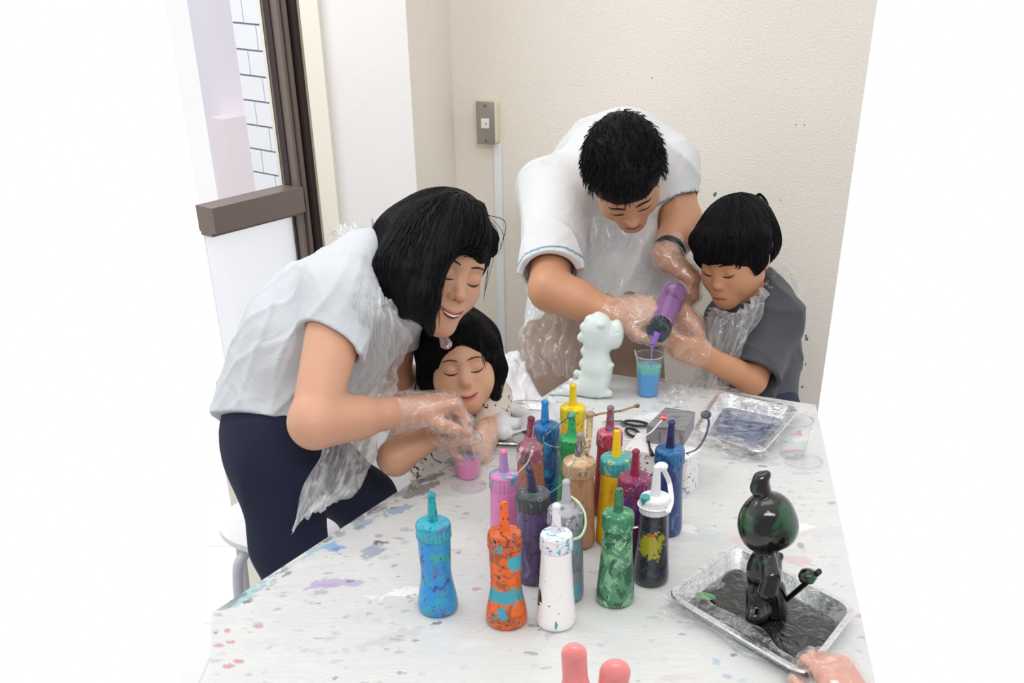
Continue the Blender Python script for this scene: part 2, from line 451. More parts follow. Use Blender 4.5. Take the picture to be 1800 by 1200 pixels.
# cream step strip in front of the pillar edge
m = MB(); c = E1+WN*.012+WR*.018; m.prism([tuple((c+WR*a+WN*b)[:2]) for a, b in ((-.03, -.012), (.012, -.012), (.012, .006), (-.03, .012))], 0, ZT); struct(m.build('trim_1', MR))
wall('wall_left_low', J2-wd*S_END, J2, wn, -.12, MR, 0.0, zb)
win = struct(bpy.data.objects.new('window_1', None)); COL.objects.link(win); win.location = Vector((J2[0], J2[1], zb))
def seg(mb, s0, s1, z0, z1, d0, d1):
    a = J2-wd*s1; b = J2-wd*s0
    poly = [tuple(q[:2]) for q in (a+wn*d0, b+wn*d0, b+wn*d1, a+wn*d1)]
    ar = sum(poly[i][0]*poly[(i+1) % 4][1]-poly[(i+1) % 4][0]*poly[i][1] for i in range(4))
    if ar < 0: poly = poly[::-1]
    mb.prism(poly, z0, z1)
m = MB(); seg(m, 0, .014, zb, ZT, -.09, .012); seg(m, .014, .021, zb, ZT, -.09, -.03); m.build('window_jamb', MFD, win)
m = MB(); seg(m, .021, .030, zb, ZT, -.06, .0); seg(m, .030, .034, zb, ZT, -.06, -.022); seg(m, .034, .044, zb, ZT, -.06, -.008); m.build('sash_stile', MFR, win)
m = MB(); seg(m, .044, .048, zb, ZT, -.05, -.03); m.build('gasket', MFD, win)
m = MB(); seg(m, .038, S_END, zr0, zr1, -.055, .004); seg(m, .038, S_END, zr0-.008, zr0, -.05, -.01); m.build('sash_rail', MFR, win)
m = MB(); seg(m, .0, S_END, zb, zb+.05, -.09, .012); seg(m, .0, S_END, zb+.05, zb+.07, -.06, -.01); m.build('sill_frame', MFD, win)
m = MB(); seg(m, .0, S_END, zb-.05, zb, -.09, .05); m.build('window_sill', MR, win)
m = MB(); seg(m, .046, S_END, zr1, ZT, -.042, -.038); m.build('clear_pane', clear('window_glass', (.985, .985, .99), .0, .12), win)
N = NT('frosted_glass'); N.t.nodes.remove(N.p)
tr = N.n('ShaderNodeBsdfTranslucent', {'Color': (.97, .98, 1, 1)}).outputs[0]; df = N.n('ShaderNodeBsdfTransparent', {'Color': (.98, .985, 1, 1)}).outputs[0]
N.link(N.n('ShaderNodeMixShader', {0: .22, 1: tr, 2: df}).outputs[0], N.out.inputs[0])
m = MB(); seg(m, .046, S_END, zb+.06, zr0, -.042, -.038); m.build('frosted_pane', N.m, win)
# street side of the window: tiled column, pale facade, ledge
OW = J2-wn*1.1
def outp(s, d, z): q = J2-wd*s-wn*d; return (q[0], q[1], z)
fac = thing('facade', 'pale lilac neighbouring building seen through the upper window pane', 'building', outp(.3, 1.5, 0))
N = NT('lilac_render'); n2 = N.noise(N.mapped((0, 0, 0), (1, 1, .35)), 2.5, 3)
N.link(N.mix(N.step(n2, .35, .65), lin('F7F1F6'), lin('EEEBF9')), N.p.inputs['Base Color']); N.p.inputs['Roughness'].default_value = .8
def obox(s0, s1, d0, d1, z0, z1):
    mb = MB(); poly = [outp(a, b, 0)[:2] for a, b in ((s0, d0), (s1, d0), (s1, d1), (s0, d1))]
    ar = sum(poly[i][0]*poly[(i+1) % 4][1]-poly[(i+1) % 4][0]*poly[i][1] for i in range(4))
    if ar < 0: poly = poly[::-1]
    mb.prism(poly, z0, z1); return mb
fm = N.m
obox(-2.6, s_for(360, 1.5, 1.35), 1.5, 1.6, 0.0, 3.4).build('wall', fm, fac)
mp = plain('pink_ledge_paint', 'F8EEF2', .7)
obox(-2.6, s_for(362, 1.42, 1.35), 1.42, 1.5, .0, .98).build('ledge', mp, fac)
# tiled column: shallow tiles with open joints
mt = plain('white_glazed_tile', 'F0F2F6', .25); mg = plain('tile_grout', '85878E', .8)
SC1 = s_for(456, .62, 1.45); SC0 = SC1-.30
tm = MB(); gm = obox(SC0, SC1-.0035, .616, .76, 0, 3.3)
zz = 0.0; r = 0
while zz < 3.3:
    cuts = (SC0, SC1-.125, SC1-.0) if r % 2 else (SC0, SC1-.06, SC1-.0)
    for i_ in range(2):
        b = obox(cuts[i_]+(.004 if i_ else 0), cuts[i_+1], .612, .622, zz, zz+.063); tm.add(b.v, b.f)
    for d0, d1 in (((.622, .655), (.659, .757)) if r % 2 else ((.622, .705), (.709, .757))):
        b = obox(SC1-.006, SC1, d0, d1, zz, zz+.063); tm.add(b.v, b.f)
    zz += .068; r += 1
col_ = thing('tiled_column', 'white tiled column with grey joints outside the window', 'column', outp(-.2, .66, 0))
gm.build('grout_core', mg, col_); tm.build('tile_facing', mt, col_)
# floor
N = NT('pale_vinyl_floor'); v = N.mapped()
br = N.n('ShaderNodeTexBrick', {'Vector': v, 'Color1': lin('F4F4F6'), 'Color2': lin('F6F6F8'), 'Mortar': lin('E4E4E8'), 'Scale': 1.0, 'Mortar Size': .003, 'Brick Width': .45, 'Row Height': .45})
N.link(br.outputs[0], N.p.inputs['Base Color']); N.p.inputs['Roughness'].default_value = .25
m = MB(); m.prism([(-.93, .9), (.74, .9), (.80, 3.3), (.2, 3.5), (-1.15, 3.5), (-.96, 2.7)], -.05, 0); struct(m.build('floor', N.m))
# switch
t_ = PY(857, 216, 3.245); sw_c = K+WR*(((t_-K)@WR)); zs = t_[2]
# find the plate on the wall plane
def on_wall(px, py, off=0.0):
    r_ = ray(px, py); q0 = K+WN*off; n = WN; tt = ((q0-np.array([0, 0, CZ]))@n)/(r_@n); return np.array([0, 0, CZ])+r_*tt
pc = on_wall(854, 216, .035)
RM = np.stack([WR, -WN, [0, 0, 1]], 1)
sw = thing('light_switch', 'steel-faced wall switch on a cream box beside the corner', 'switch', on_wall(858, 216, 0))
tiltR = RM
hw, hh = .050, .104
m = MB(); m.box(pc-WN*.0165+WR*.003, (hw+.002, .035, hh-.004), RM, .004); m.build('box', plain('cream_plastic', 'E9E3BF', .4), sw, True)
m = MB(); m.box(pc+WN*.003, (hw, .005, hh), RM, .002); m.build('face_plate', plain('brushed_steel', 'A8A29B', .38, .75), sw, True)
m = MB(); m.box(pc+WN*.0075, (.022, .006, .0235), RM, .001); rk = m.build('rocker', plain('switch_ivory', 'EFEBE2', .35), sw, True)
m = MB(); m.box(pc+WN*.011+WR*.003, (.004, .002, .004), RM); m.build('marker', plain('switch_mark', '9A958C', .5), rk)
msc = plain('screw_steel', '7A766F', .3, .9)
for s_ in (-1, 1):
    m = MB(); m.lathe([(.0035, 0), (.0035, .002), (.001, .003)], pc+WN*.005+np.array([0, 0, s_*hh*.41]), np.stack([WR, [0, 0, 1], WN], 1), 12); m.build('screw', msc, sw, True)
cb, ct_ = on_wall(882, 664, .008), on_wall(874, 252, .008)
xc = (ct_-K)@WR
m = MB(); c = K+WR*(xc)+WN*.006; m.box((c[0], c[1], ct_[2]/2), (.022, .012, ct_[2]), RM, .003)
tag(m.build('cable_trunking', plain('white_trunking', 'E9ECF0', .35), None, True), 'white plastic cable trunking running down the wall below the switch', 'cable trunking')
# paint flecks on the wall by the boy
fk = MB()
for px, py, rr in ((1414, 220, .0022), (1399, 219, .0018), (1372, 352, .002), (1256, 343, .005), (1258, 340, .004), (1413, 557, .005), (1417, 590, .004), (1418, 596, .005), (1410, 680, .004), (1416, 640, .003), (1408, 604, .002), (1146, 137, .002)):
    c = on_wall(px, py, .0006); n = 9
    vs = [c+(WR*math.cos(6.283*k/n)+np.array([0, 0, 1])*math.sin(6.283*k/n)*1.3)*rr*random.uniform(.6, 1.1) for k in range(n)]
    fk.add(vs, [tuple(reversed(range(n)))])
tag(fk.build('wall_paint_flecks', plain('green_fleck', '6F8573', .5)), kind='structure')

# ================================================================ THE TABLE
TL0 = PH(377, 1074)[:2]; TL1 = PH(773.5, 815)[:2]; tdir = nrm(TL1-TL0)
TBa = PH(1075, 657)[:2]; TBb = PH(1300, 691)[:2]; bdir = nrm(TBb-TBa)
def isect(p, d, q, e):
    M = np.array([[d[0], -e[0]], [d[1], -e[1]]]); s = np.linalg.solve(M, q-p); return p+d*s[0]
TC = isect(TL0, tdir, TBa, bdir)
TNL = PH(372, 1077)[:2]; TN2 = PH(366, 1300)[:2]
TRB = TC+bdir*((PH(1424, 727)[:2]-TC)@bdir); TRN = PH(1560, 1300)[:2]
poly = [tuple(TNL), tuple(TN2), tuple(TRN), tuple(TRB), tuple(TC)]
def vnoise(x, y, sc, seed):
    r = np.random.RandomState(seed); G = r.rand(256, 256); x = x*sc+seed*7.3; y = y*sc+seed*3.1
    i = np.floor(x).astype(int); j = np.floor(y).astype(int); u = x-i; v = y-j; u = u*u*(3-2*u); v = v*v*(3-2*v)
    g = lambda a, b: G[a % 256, b % 256]
    return (g(i, j)*(1-u)+g(i+1, j)*u)*(1-v)+(g(i, j+1)*(1-u)+g(i+1, j+1)*u)*v
def fbm(x, y, sc, seed, o=4):
    t = 0; a = .5; n_ = 0
    for k in range(o): t = t+a*vnoise(x, y, sc*2**k, seed+k); n_ += a; a *= .55
    return t/n_
NU, NV = 520, 440
vv_ = np.linspace(0, 1, NV); Lp = []; l1 = np.linalg.norm(TC-TNL); l2 = np.linalg.norm(TNL-TN2); kk = l1/(l1+l2)
for q in vv_: Lp.append(TC+(TNL-TC)*(q/kk) if q < kk else TNL+(TN2-TNL)*((q-kk)/(1-kk)))
Lp = np.array(Lp); Rp = TRB+(TRN-TRB)*vv_[:, None]; uu = np.linspace(0, 1, NU)
G2 = Lp[:, None, :]*(1-uu)[None, :, None]+Rp[:, None, :]*uu[None, :, None]
X = G2[..., 0].ravel(); Y = G2[..., 1].ravel()
colr = lambda h: np.array(lin(h)[:3])
base_n = fbm(X, Y, 3, 1)[:, None]; C_ = colr('DEDFDD')*(1-base_n)+colr('D2D4D3')*base_n
r8 = np.random.RandomState(8)
def mark(px, py, rx, ry, col, ang=0, op=.85, rag=.5, world=None):
    global C_
    q = PH(px, py) if world is None else world
    near = np.where((np.abs(X-q[0]) < max(rx, ry)*1.7) & (np.abs(Y-q[1]) < max(rx, ry)*1.7))[0]
    if not len(near): return
    dx = X[near]-q[0]; dy = Y[near]-q[1]; ca, sa = math.cos(ang), math.sin(ang)
    L = np.sqrt(((dx*ca+dy*sa)/rx)**2+((-dx*sa+dy*ca)/ry)**2); n1 = fbm(X[near]+px*.01, Y[near]+py*.01, 75 if max(rx, ry) > .015 else 200, 3, 4)
    d = L+(n1-.5)*rag*4.5*(1 if max(rx, ry) > .015 else .5); wt = np.clip((1.0-d)/.14, 0, 1)[:, None]*op
    C_[near] = C_[near]*(1-wt)+colr(col)*wt
for a in ((582, 962, .022, .03, '7FB2DA', .4), (590, 965, .012, .014, '8A8FC4', 0), (657, 970, .025, .022, '9AA0B8', 0), (663, 958, .02, .012, 'AAB0BC', 0), (665, 942, .014, .012, 'A7A2BC', 0),
          (592, 1024, .06, .014, 'B7A8CE', .1), (560, 1031, .03, .01, 'B5A5CC', .3), (565, 1040, .02, .014, 'B9B1BE', 0), (430, 1045, .045, .022, '9CC4CC', 1.0), (455, 1020, .03, .015, '8FBAC8', 1.0), (497, 1047, .012, .006, '8CC4B4', 0),
          (400, 1108, .01, .012, 'C78A98', 0), (404, 1128, .012, .008, 'C98898', 0), (384, 1134, .014, .01, 'C98898', 0), (455, 1100, .014, .012, 'B898A8', 0), (420, 1162, .016, .012, 'C58A98', 0), (402, 1170, .014, .01, 'C98898', 0), (380, 1110, .009, .009, '66666E', 0),
          (690, 1120, .085, .017, 'C9CBCA', .55), (700, 1060, .05, .05, 'D3D5D4', 0), (640, 1085, .05, .03, 'D2D4D2', 0),
          (700, 895, .04, .018, '8FA6C4', .9), (660, 898, .03, .02, '9A9A9C', .9), (735, 862, .05, .018, '77807C', .9), (760, 838, .04, .012, '6C7B74', .9), (640, 920, .03, .012, '93B0CC', 1.),
          (575, 935, .03, .012, '9FB3BC', 1.0), (520, 975, .02, .01, 'A4ABBC', 1), (388, 1068, .03, .014, 'A5A8A2', 1), (780, 870, .04, .02, 'C8D6D4', .2), (810, 905, .05, .04, 'CFDcd6', 0), (760, 905, .02, .05, 'CFD8DD', 0),
          (1410, 762, .024, .016, 'E98A7C', 0), (1398, 792, .022, .008, 'EB9484', 0), (1290, 806, .012, .012, 'E6AFAE', 0), (1382, 776, .008, .006, 'A9A9A9', 0), (1410, 832, .022, .01, 'B9BABA', 0), (1391, 864, .014, .01, 'B4B5B5', 0), (1372, 855, .01, .006, 'B9B9B9', 0),
          (1297, 952, .02, .03, 'E9B6BE', 0), (1408, 935, .026, .018, 'E8B2BC', 0), (1400, 985, .028, .02, 'DDA9B2', 0), (1408, 958, .012, .02, '6A6468', 0), (1250, 940, .02, .03, 'C9DCD9', 0),
          (1296, 1142, .018, .012, '8FB4D8', -.3), (1258, 1163, .012, .014, '8AAAD0', 0), (1280, 1188, .014, .01, 'A69BC8', -.3), (1305, 1195, .012, .01, 'A9C8DC', 0), (1210, 1103, .014, .012, 'B4CAD8', 0), (1145, 1125, .01, .008, 'BDBFC1', 0), (1340, 1140, .004, .004, '44444A', 0), (1185, 1193, .04, .012, 'D9C4C0', 0),
          (920, 760, .03, .01, '6C9AC0', 0), (870, 770, .03, .012, '8FB0CC', 0), (900, 1000, .05, .04, 'D8DAD9', 0), (1020, 1140, .06, .04, 'DFE1E0', 0)):
    mark(a[0], a[1], a[2]*(.62 if a[2] <= .02 else .85), a[3]*(.62 if a[2] <= .02 else .85), a[4], a[5], .8 if a[0] < 800 or a[1] < 820 else .5, .45)
# spatter scattered by chance over the cover, denser to the left and the edges
pal = ['C4C7C6']*9+['B0B3B2']*6+['7C7D82']*3+['C79AA6']*3+['A9BECB', '9DC0B5', 'B0A8C8', '5A5560', 'D9B3A8', '8FA8C0']
for k in range(1500):
    q = G2[r8.randint(NV), r8.randint(NU)]; sx_, sy_, _ = toscr((q[0], q[1], TZ))
    if r8.rand() > (1.0 if sx_ < 760 else .38): continue
    s_ = r8.uniform(.0012, .0048)*(1.8 if r8.rand() < .10 else 1); mark(k*3.7, k*1.9, s_*r8.uniform(1, 2.6), s_, pal[r8.randint(len(pal))], r8.uniform(-.3, .7), r8.uniform(.35, .85), .6, q)
for k in range(70):    # stained rim along the girl's side
    a_ = r8.rand(); q = TC+(TNL-TC)*a_+nrm(TRB-TC)*r8.uniform(.0, .03); mark(k*5.1, k, r8.uniform(.006, .024), r8.uniform(.003, .009), ['8E9A98', '6F7C7C', '9DB4C4', '7D93B8', 'A8A4A0', '6A6468', '9FC4BE'][r8.randint(7)], math.pi/2-math.atan2(tdir[0], tdir[1]), .7, .7, q)
for k in range(40):    # pale dried smears
    q = G2[r8.randint(NV), r8.randint(NU)]; mark(k*2.1, k*9, r8.uniform(.015, .06), r8.uniform(.008, .022), ['DADCDB', 'D3D6D6', 'F4F5F4'][r8.randint(3)], r8.uniform(0, 1.2), .8, .6, q)
N = NT('paint_spotted_plastic')
at_ = N.n('ShaderNodeVertexColor', layer_name='Col'); N.link(at_.outputs[0], N.p.inputs['Base Color']); N.p.inputs['Roughness'].default_value = .3
cr = N.noise(N.mapped((0, 0, 0), (1.2, 5, 1), (0, 0, .45)), 7, 6, .6, 1.2); cr2 = N.noise(N.mapped((0, 0, 0), (1, 1, 1)), 25, 4, .6, 1.5)
ridge = N.math('ABSOLUTE', N.math('SUBTRACT', cr, .5)); ridge = N.math('MULTIPLY', N.math('MINIMUM', ridge, .05), 8.0)
N.bump(N.math('ADD', ridge, N.math('MULTIPLY', cr2, .5)), .22, .006)
tb = thing('work_table', 'white plastic-covered work table spotted with dried paint', 'table', (float(TC[0]), float(TC[1]), 0))
m = MB(); m.prism(poly, TZ-.03, TZ-.0006); m.build('table_top', plain('table_board', 'E4E4E2', .5), tb)
ii = np.arange(NU*NV).reshape(NV, NU); FF = np.stack([ii[:-1, :-1], ii[1:, :-1], ii[1:, 1:], ii[:-1, 1:]], -1).reshape(-1, 4)
mesh_obj('plastic_cover', np.stack([X, Y, np.full(len(X), TZ)], 1), FF, N.m, tb, True, C_)
m = MB(); pe = [np.array(p) for p in poly]
cen = sum(pe)/len(pe)
skirt = [tuple(cen+(p-cen)*.93) for p in pe]; m.prism(skirt, TZ-.09, TZ-.0305); m.build('apron_frame', plain('table_frame', 'CFCFCF', .5), tb)
for q in (TC+(cen-TC)*.15, TNL+(cen-TNL)*.2, TRB+(cen-TRB)*.15, TRN+(cen-TRN)*.25):
    m = MB(); m.tube([(q[0], q[1], 0), (q[0], q[1], TZ-.09)], .018, 16); m.build('leg', plain('table_leg_steel', 'B8B8BC', .3, .6), tb, True)

# ================================================================ SQUEEZE BOTTLES
def ribfn(a, z): return 1+.018*(1 if math.sin(a*22) > 0 else -1)
def bottle(px, py, capw, based, mats, label, hcap=.163, waist=0, nz=(.044, 0), tether=None, name='squeeze_bottle', cone=0, group='paint squeeze bottles on the table', at=None, R=None, tip=True, capmat=None):
    """px, py = centre of the cap's top in the photograph; sizes in metres"""
    p = PH(px, py, hcap) if at is None else at
    x, y = p[0], p[1]; body, cap, noz = mats
    z0 = TZ+.0006 if at is None else 0
    t = thing(name, label, 'bottle', (x, y, z0), group)
    R_ = np.eye(3)
    rc, rb = capw/2, based/2; hb = hcap-.026
    prof = [(rb*.80, .0), (rb*.93, .0015), (rb, .007), (rb*1.0, .016)]
    for i in range(1, 13):
        s = i/12; z = .016+s*(hb-.016)
        e = 1-(1-s)**(1.35 if not waist else 1.8)
        r = rb+(rc*.93-rb)*e-waist*math.sin(math.pi*min(1, s*1.15))**2
        prof.append((r, z))
    prof += [(rc*.8, hb+.003), (rc*.8, hb+.012)]
    c0 = (x, y, z0)
    m = MB(); m.lathe(prof, c0, None, 40); m.build('bottle_body', body, t, True)
    m = MB(); m.lathe([(rc*.96, hb-.001), (rc, hb+.001), (rc*.985, hcap-.006)], c0, None, 132, False, ribfn)
    top = [(rc*.985, hcap-.006), (rc*.99, hcap-.003), (rc*.93, hcap-.0003), (rc*.5, hcap+(.001 if not cone else cone*.5)), (.010, hcap+.002+cone), (.004, hcap+.003+cone)]
    m.lathe(top, c0, None, 48, False); m.lathe([(rc*.96, hb-.001), (rc*.82, hb-.001)], c0, None, 132, False); m.build('screw_cap', cap, t, True)
    hn = nz[0]; ln = nz[1]; b = np.array([x, y, z0+hcap+cone*.9]); tp = b+np.array([ln, 0, hn])
    m = MB(); m.tube([b, b+(tp-b)*.25, b+(tp-b)*.7, tp], [.0088, .0078, .0066, .0058], 20); m.build('nozzle', noz, t, True)
    if tip:
        m = MB(); m.tube([tp, tp+nrm(tp-b)*.004, tp+nrm(tp-b)*.0065], [.0068, .0064, .0035], 16); m.build('nozzle_tip', tip if not isinstance(tip, bool) else noz, t, True)
    if tether:
        pts = [np.array(q) if len(q) == 3 and q[2] > 10 else PH(q[0], q[1], q[2]) for q in tether['pts']]
        m = MB(); m.tube(pts, tether.get('r', .0022), 8, 6, tether.get('flat', .6)); mm = tether.get('mat', noz)
        tt = m.build('cap_tether', mm, t, True)
        if tether.get('blob'):
            m = MB(); e = pts[-1]; rr = tether['blob']; m.lathe([(.001, -rr*.5), (rr*.8, -rr*.45), (rr, -rr*.1), (rr, rr*.25), (rr*.75, rr*.5), (.001, rr*.55)], e, None, 20)
            m.build('stopper', tether.get('bmat', mm), tt, True)
        if tether.get('ring'):
            m = MB(); k = np.array([x, y, z0+hb+.012]); m.tube([k+np.array([math.cos(a)*(rc+.002), math.sin(a)*(rc+.002), 0]) for a in np.linspace(0, 6.283, 37)], .0018, 6); m.build('tether_ring', mm, tt, True)
    return t
P_ = paint
tq = '2FA6B4'
bottle(761, 917, .0555, .0655, (P_('paint_cyan_body', '2E9FC0', (('5B6FA8', .57), ('2E8FD6', .50), ('35A79F', .56), ('3E4FA0', .60)), 1, 30, specks=('20307A', .68)), P_('paint_cyan_cap', '2BAFC0', (('6C78B0', .58), ('2F93C4', .55)), 2, 45, specks=('203060', .69)), P_('paint_cyan_nozzle', '1FA6AE', ('2A7F98',), 3, 60, specks=('153040', .66))),
       'turquoise paint bottle smeared with blue, leftmost of the bottles on the table', hcap=.160, waist=.0035)
bottle(887, 934, .0535, .067, (P_('paint_orange_body', 'E8641C', (('A8552C', .53), ('77924A', .62), ('2E9FB8', .60)), 5, 22, spots=[(PH(887, 934, .163)*np.array([1, 1, 0])+np.array([0, 0, TZ+.060]), (.06, .06, .014), '3AA0B4'), (PH(887, 934, .163)*np.array([1, 1, 0])+np.array([.022, -.01, TZ+.118]), (.02, .03, .014), '35A9BC')], stretch=(1, 1, 1.6), specks=('3A1A10', .66)), P_('paint_orange_cap', 'D4602A', (('8A4A2A', .52), ('35A9BC', .58)), 6, 36, specks=('3A1A10', .64)), P_('paint_orange_nozzle', 'F06A1E', (), 7, 60, specks=('5A1A10', .62))),
       'orange paint bottle smeared with turquoise, second from the left in the front row', hcap=.163, waist=.003)
bottle(978, 937, .0510, .064, (P_('paint_white_body', 'F4F3F2', (), 11, 20, specks=('4A5A6A', .70), spots=[(PH(978, 937, .163)*np.array([1, 1, 0])+np.array([-.030, -.010, TZ+.058]), (.007, .02, .021), '2A2C2A'), (PH(978, 937, .163)*np.array([1, 1, 0])+np.array([0, -.032, TZ+.018]), (.0025, .02, .010), '4AA0A8')]), P_('paint_white_cap', 'F2F2F4', (('7C6FB4', .60), ('49B4D0', .58)), 12, 60), P_('paint_white_nozzle', 'EDEBF2', (('8E86BE', .6), ('3FA8A8', .63)), 13, 70)),
       'white paint bottle with a dark smear on its left side, front centre of the table')
bottle(1087, 900, .0515, .064, (P_('paint_green_body', '4F8A66', (('7FB48C', .53), ('2F5C45', .56), ('A9D6A4', .62)), 15, 26, specks=('18382A', .67)), P_('paint_green_cap', '3F8A62', (('7DB898', .55), ('2A6A48', .57)), 16, 50), P_('paint_green_nozzle', '3B8058', (('1F5238', .55),), 17, 90)),
       'muted green paint bottle standing right of the white one in the front row', nz=(.040, 0), tip=False,
       tether=dict(pts=[(1108, 928, .14), (1114, 927, .14), (1121, 926, .14)], r=.0022, mat=plain('pale_tether', 'D5DAD4', .4)))
mwht = plain('clean_white_plastic', 'EEEDF0', .4)
bb = bottle(1152, 872, .0510, .062, (P_('paint_black_body', '2A2E38', (('3D4450', .57), ('5A6A66', .64)), 19, 20, spots=[(PH(1152, 872, .158)*np.array([1, 1, 0])+np.array([-.004, -.03, TZ+.080]), (.022, .03, .024), 'A6A022'), (PH(1152, 872, .158)*np.array([1, 1, 0])+np.array([-.004, -.03, TZ+.098]), (.006, .03, .004), 'D84A20')], specks=('101014', .62), coat=.6), mwht, plain('white_nozzle', 'E4E3E6', .4)),
       'near-black paint bottle with a clean white cap and white hanging stopper', nz=(.052, 0), tip=False, hcap=.158,
       tether=dict(pts=[(1174, 900, .15), (1180, 880, .15), (1177, 850, .165), (1170, 832, .19), (1163, 820, .205)], r=.0042, flat=.4, mat=mwht, blob=.0105, ring=True))
m = MB(); q = PH(1134, 872, .164); q2 = PH(1133, 905, .125); m.ell = None
m.tube([q, (q+q2)/2+np.array([0, -.003, 0]), q2], [.0085, .0045, .002], 14); m.build('teal_drip', P_('paint_teal', '2E9C9C', (), 21, 40), bb, True)
bottle(1178, 788, .0535, .062, (P_('paint_navy_body', '34497C', (('2B3C70', .53), ('5C7AA8', .6)), 23, 26, specks=('1A2040', .67)), P_('paint_navy_cap', '2E74A8', (('1E4C86', .53), ('2B2F66', .58)), 24, 44), P_('paint_navy_nozzle', '2A2A66', (('1B1B4A', .52),), 25, 80)),
       'navy blue paint bottle at the right end of the cluster, beside the white box', nz=(.046, 0),
       tether=dict(pts=[(1207, 797, .155), (1226, 788, .15), (1240, 766, .16), (1246, 742, .175), (1241, 729, .18)], r=.0022, mat=P_('navy_tether', '2C3246', (('6A6A80', .55),), 26, 60), blob=.010))
bottle(1116, 837, .057, .062, (P_('paint_maroon_body', '553064', (('6E4A86', .55), ('8A2A4A', .58)), 28, 30, specks=('2A1030', .66)), P_('paint_maroon_cap', '8E2A50', (('5C3A70', .54), ('D08AA0', .62)), 29, 46, specks=('F0E0E8', .70)), P_('paint_maroon_nozzle', '8C1838', (), 30, 60, specks=('3A0818', .66))),
       'purple paint bottle with a maroon cap and nozzle, behind the muted green one', nz=(.042, 0))
bottle(1083, 803, .056, .064, (P_('paint_yellow_body', 'E4B60E', (('C89A0C', .60),), 32, 24, specks=('3A3010', .69)), P_('paint_yellow_cap', '3FA0A4', (('5DB8BC', .55), ('F2D014', .60)), 33, 50), P_('paint_yellow_nozzle', 'F4CE10', (), 34, 60, specks=('8A5A10', .70))),
       'yellow paint bottle with a turquoise-rimmed cap, beside the maroon capped one', nz=(.048, 0), tip=False)
bottle(1072, 758, .048, .058, (P_('paint_red_body', 'B03048', (('C84A66', .55), ('7A2038', .57)), 36, 28), P_('paint_red_cap', 'C0506C', (('D88A9C', .56), ('B03040', .56)), 37, 46), P_('paint_red_nozzle', 'A83A58', (('2FA09A', .52),), 38, 80)),
       'red paint bottle with a teal-stained nozzle, behind the turquoise-rimmed yellow one', nz=(.042, 0),
       tether=dict(pts=[(1090, 772, .15), (1112, 772, .14), (1140, 762, .135), (1158, 744, .135), (1166, 734, .138)], r=.0018, mat=plain('white_tether', 'DCD8D8', .4), blob=.0085, bmat=P_('red_stopper', 'D0485A', (('E8A8B0', .55),), 39, 60)))
tanm = P_('paint_tan_body', 'B98B68', (('A87850', .57), ('8C7560', .66)), 41, 24, specks=('6A4A38', .70))
tanc = P_('paint_tan_cap', 'C8A078', (('D9C4AE', .55), ('8A7A6C', .60)), 42, 46)
bottle(1018, 808, .057, .062, (tanm, tanc, P_('paint_tan_nozzle', '9C8C80', (('5A5A66', .55), ('C8C4C0', .60)), 43, 70)),
       'tan paint bottle standing in the middle of the cluster', nz=(.038, .001), cone=.006,
       tether=dict(pts=[(1029, 800, .168), (1033, 782, .178), (1036, 758, .19), (1037, 728, .215)], r=.0058, flat=.7, mat=P_('tan_tether', 'B09468', (('5A4A38', .56), ('D8CCB8', .6)), 44, 60), blob=.0085))
bottle(1005, 768, .0475, .058, (P_('paint_leaf_body', '52A878', (('3C8A5E', .56),), 46, 24), P_('paint_leaf_cap', '2FA45A', (('1E6A48', .57), ('3A6A62', .6)), 47, 40), P_('paint_leaf_nozzle', '38B066', (('208048', .56),), 48, 70)),
       'bright green paint bottle in front of the all-yellow one at the back', nz=(.036, 0), cone=.005,
       tether=dict(pts=[(984, 786, .15), (966, 783, .15), (955, 772, .155), (972, 754, .175), (990, 740, .19), (1003, 731, .205)], r=.0016, mat=P_('teal_tether', '5F9AA0', (('4A3A40', .55),), 49, 60), blob=.006))
bottle(1007, 714, .0490, .058, (P_('paint_canary_body', 'EEC51A', (('D8A818', .58),), 51, 26, specks=('8A4010', .68)), P_('paint_canary_cap', 'F2DA1C', (('E0B81A', .57),), 52, 40, specks=('4A3A10', .69)), P_('paint_canary_nozzle', 'F0CE1A', (('C8541C', .60), ('3A2A20', .62)), 53, 60)),
       'all-yellow paint bottle at the very back of the cluster', nz=(.038, 0),
       tether=dict(pts=[(1028, 735, .152), (1055, 727, .16), (1090, 722, .16), (1110, 716, .165), (1120, 713, .168)], r=.0030, flat=.6, mat=P_('canary_tether', 'A07848', (('3A2A28', .53), ('8A4A30', .58)), 54, 50), blob=.0055))
bottle(958, 746, .0535, .062, (P_('paint_blue_body', '3F5E94', (('2F8AC4', .54), ('2A3C70', .55), ('6A4A8A', .65)), 56, 28), P_('paint_blue_cap', '2E6EA8', (('2A4C82', .54), ('1F8AD8', .58)), 57, 46), P_('paint_blue_nozzle', '2286D0', (('1A3A7A', .56),), 58, 70)),
       'bright blue paint bottle at the back left of the cluster', nz=(.040, 0))
bottle(932, 782, .050, .060, (P_('paint_brick_body', 'A86A52', (('8C5244', .56), ('C89A5A', .64)), 61, 24, specks=('28305A', .67)), P_('paint_brick_cap', 'A06070', (('D9C8CC', .55), ('4A5A5A', .57)), 62, 46), P_('paint_brick_nozzle', '8A3444', (('4A8A6A', .56), ('D8C8CC', .62)), 63, 70)),
       'brick-brown paint bottle with a long pale tether, behind the pink one', nz=(.034, .002), cone=.014, tip=plain('brick_tip', '6A2030', .4),
       tether=dict(pts=[(938, 748, .20), (936, 768, .18), (935, 790, .16), (928, 812, .15), (912, 830, .15)], r=.0034, flat=.35, mat=P_('pale_paint_tether', 'D9D6E2', (('6A8AB4', .6),), 64, 70)))
